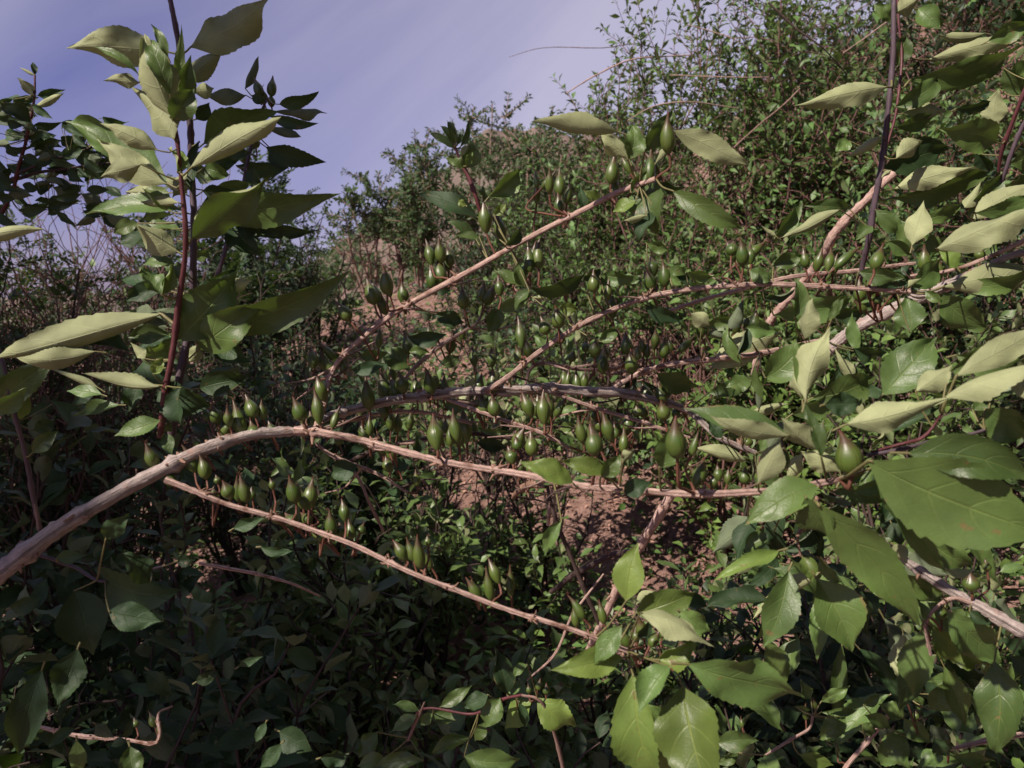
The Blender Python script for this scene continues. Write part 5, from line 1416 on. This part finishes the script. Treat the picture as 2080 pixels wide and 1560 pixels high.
stick('dead_stick', 'thick grey stick slanting behind the leaves, half in black shade, right of centre', 'stick', [(2010, 540, .80, 12), (1900, 590, .82, 13), (1813, 630, .84, 14), (1740, 672, .86, 14), (1678, 712, .88, 13), (1610, 770, .9, 9)], 'bark_grey', .85, k=14)
stick('dead_stick', 'tan broken stick leaning behind the bare purple stem', 'stick', [(1815, 355, 1.0, 11), (1770, 400, 1.0, 9), (1727, 440, 1.02, 10), (1689, 486, 1.04, 11), (1640, 560, 1.1, 10), (1570, 650, 1.15, 9), (1530, 760, 1.2, 8)], 'bark_tan', 1.0, k=12)
stick('pale_reed', 'long straight pale reed crossing behind the thin fruiting branch', 'reed', [(1340, 636, .82, 4), (1464, 600, .82, 5), (1588, 567, .8, 5), (1744, 548, .78, 5), (1860, 534, .78, 4)], 'bark_tan', .8)
stick('woody_stick', 'stout brown stem leaning under the straight tan branch, below centre right', 'stem', [(1365, 1005, .70, 13), (1340, 1045, .71, 13), (1303, 1100, .72, 11), (1268, 1165, .74, 10), (1234, 1235, .76, 9), (1190, 1340, .8, 8)], 'bark_tan', .72, k=12)
stick('woody_stick', 'thin dark upright stem just left of the stout brown one', 'stem', [(1112, 985, .74, 4), (1123, 1030, .74, 5), (1165, 1148, .75, 6), (1213, 1262, .77, 6), (1240, 1360, .8, 6)], 'twig_dark', .75)
stick('thorny_twig', 'thin pinkish twig with short thorns below the lowest branch', 'twig', [(1226, 1165, .60, 2), (1190, 1212, .6, 3), (1161, 1255, .6, 3.5), (1127, 1328, .61, 3), (1071, 1382, .63, 2)], 'bark_tan', .6, nodes=.015, scales=2)
stick('fallen_twig', 'thin reddish twig lying among dark leaves below the lowest fruiting branch', 'twig', [(405, 1144, .80, 3.5), (470, 1155, .80, 4), (530, 1168, .80, 3.5), (596, 1187, .80, 3), (650, 1212, .82, 2)], 'bark_tan', .8, nodes=.03)
stick('pale_twig', 'pale upright twig in the gap below the grey fork', 'twig', [(716, 955, .9, 3.5), (735, 985, .9, 4), (750, 1020, .9, 4), (778, 1080, .92, 4)], 'twig', .9)
stick('pale_twig', 'short pale twig rising left of centre below the red soil', 'twig', [(1120, 990, .85, 3), (1116, 1030, .85, 4), (1112, 1066, .86, 4)], 'bark_tan', .85)
stick('woody_stick', 'dark slanting stem in shade right of the stout brown one', 'stem', [(1310, 1115, .85, 6), (1240, 1130, .88, 7), (1185, 1155, .9, 7), (1120, 1200, .95, 6)], 'twig_dark', .9)
stick('bare_twig', 'long thin bare twig reaching into the pale sky at top', 'twig', [(1034, 116, 3.4, 0.45), (1085, 100, 3.45, 0.68), (1135, 96, 3.5, 0.90), (1230, 97, 3.6, 0.99), (1300, 90, 3.8, 1.12), (1400, 120, 4, 1.35)], 'twig', 3.5, nodes=0, step=.02)
stick('bare_twig', 'dry orange stalk at upper right on the slope', 'twig', [(1395, 50, 2.6, 1.12), (1450, 65, 2.6, 1.35), (1500, 85, 2.6, 1.12), (1560, 130, 2.7, 0.90)], 'bark_tan', 2.6, nodes=0, step=.02)
stick('bare_twig', 'pinkish stalk slanting up to the bare purple stem', 'twig', [(1712, 108, 1.9, 1.35), (1760, 75, 1.9, 1.57), (1800, 45, 1.9, 1.57), (1870, 0, 1.95, 1.35)], 'bark_tan', 1.9, nodes=0, step=.02)
stick('bare_twig', 'thin dark twig slanting down through the upper right shrubs', 'twig', [(1560, 5, 2.2, 2.25), (1620, 60, 2.2, 2.25), (1668, 95, 2.2, 1.80), (1720, 150, 2.25, 1.35)], 'twig_dark', 2.2, nodes=0, step=.02)
stick('bare_twig', 'straight pale stalk lying across the slope shrubs', 'twig', [(1360, 152, 2.7, 1.12), (1450, 156, 2.7, 1.35), (1560, 157, 2.7, 0.90)], 'bark_tan', 2.7, nodes=0, step=.02)
stick('bare_twig', 'forked dry branch low on the slope behind the bright leaf', 'twig', [(1490, 300, 2.2, 1.80), (1540, 255, 2.2, 1.80), (1590, 215, 2.2, 1.80), (1625, 180, 2.2, 1.35)], 'twig', 2.2, nodes=.05, step=.02)
stick('bare_twig', 'arching reddish twig on the ridge shrub near the skyline', 'twig', [(1150, 190, 3.4, 1.35), (1215, 150, 3.4, 1.80), (1290, 120, 3.4, 1.80), (1400, 112, 3.5, 1.35)], 'bark_tan', 3.4, nodes=0, step=.02)
stick('bare_twig', 'long pinkish twig under the skyline above the rolled leaf', 'twig', [(1275, 245, 2.5, 0.90), (1330, 215, 2.5, 1.35), (1400, 207, 2.5, 1.35), (1500, 220, 2.6, 1.35)], 'bark_tan', 2.5, nodes=0, step=.02)

# unseen tree added behind the camera, crown shaped to shade the lower left and right

SH = [(*at(120, 1330, .95), .24), (*at(480, 1330, 1.0), .25), (*at(840, 1370, 1.05), .20), (*at(250, 1180, 1.25), .2), (*at(700, 1250, 1.25), .2), (*at(-10, 1190, .47), .07), (*at(520, 1160, 1.75), .3), (*at(900, 1250, 1.5), .2), (*at(1620, 1400, 1.5), .17), (*at(1750, 1330, 1.3), .14)]


def blocker_tree(name, label, basep, cs, rad, dens, size, mat):
    basep = np.array([basep[0], basep[1], float(ground_h(basep[0], basep[1])) - .02])
    root = thing(name, label, 'tree', basep, 'unseen trees added to block light')
    bag = Bag()
    tp = np.mean(cs, 0) - np.array([0, 0, .2])
    P = smooth_path(np.array([basep, basep * .5 + tp * .5 + np.array([.08, -.05, 0]), tp]), .05)
    v, f, u = tube(P, np.linspace(.06, .025, len(P)), 10); bag.add(v, f, u)
    for c in cs:
        P = smooth_path(np.array([tp - [0, 0, .3], (tp + c) / 2 + [0, 0, .05], c]), .05)
        v, f, u = tube(P, np.linspace(.025, .008, len(P)), 8); bag.add(v, f, u)
    put('trunk', bag.mesh('trunk', [M['bark_grey']], basep), root)
    Ps = []
    for c, r in zip(cs, rad):
        n = int(dens * (r / .4) ** 2)
        d = rng.normal(0, 1, (n, 3)); d /= np.linalg.norm(d, axis=1, keepdims=True)
        Ps.append(c + d * (rng.random((n, 1)) ** .45) * r * np.array([1, 1, .9]))
    Ps = np.vstack(Ps)
    Ps = Ps[Ps[:, 2] > ground_h(Ps[:, 0], Ps[:, 1])]
    n = len(Ps)
    A = leaf_matrices(Ps, rng.normal(0, 1, (n, 3)), rng.normal(0, .6, (n, 3)) + np.array([0, 0, 1]), rng.uniform(.7, 1.3, n) * size)
    V, Fq, U = merged_leaves(SPECK, A)
    put('crown', make_mesh('crown', V - basep, Fq, [M[mat]], U), root, kind='stuff')


SC = [np.array(q[:3]) + SUNV * 2.6 for q in SH]
blocker_tree('shade_tree', 'unseen tree behind the camera, crown shaped to shade lower left and lower right', (SC[0][0] - .4, SC[0][1] - .3), SC, [q[3] for q in SH], 3000, .07, 'leaf_dark')
blocker_tree('sky_block_shrub', 'unseen tall shrub added behind the camera to the right to block sky light', (1.5, -.9),  # not seen; added to cut sky fill from behind right
           [np.array(c) for c in ((1.3, -.5, .8), (1.6, -.4, 1.7), (1.1, -1.3, 1.2), (1.2, -1.0, 2.3), (.6, -1.4, 2.6), (1.5, .1, 2.6))], [.55, .6, .6, .6, .5, .55], 1500, .155, 'small_dark')
blocker_tree('sky_block_shrub', 'unseen tall shrub added overhead on the right to block sky light', (2.0, .3),  # added overhang, out of view, dims the light from above
           [np.array(c) for c in ((1.9, .4, 1.2), (1.8, .5, 2.1), (1.2, .1, 3.0), (.5, -.3, 3.2), (.6, -.9, 3.1))], [.5, .55, .55, .5, .5], 1500, .155, 'small_dark')
blocker_tree('shade_tree', 'unseen tree added behind the camera, its crown overhead blocking sky light', (.9, -1.0),  # canopy added over the camera so sky light lifts the shadows less
           [np.array(c) for c in ((.05, -.25, 2.75), (.1, .35, 2.95), (.55, .8, 3.1), (-.2, .1, 2.9))], [.42, .42, .4, .35], 1500, .155, 'small_dark')
blocker_tree('sky_block_shrub', 'unseen tall shrub added on the far left to block sky light', (-2.1, 1.2),  # added out of view so less sky light enters from the left
           [np.array(c) for c in ((-1.9, 1.1, .5), (-2.1, 1.4, 1.3), (-1.9, .9, 1.2), (-2.2, 1.3, 2.1))], [.5, .55, .45, .5], 1500, .155, 'small_dark')

print('individual leaves', LEAF_BUDGET[0])

print('TRIS', sum(len(m.polygons) * 2 for m in bpy.data.meshes if m.users), 'objects', len(bpy.data.objects))
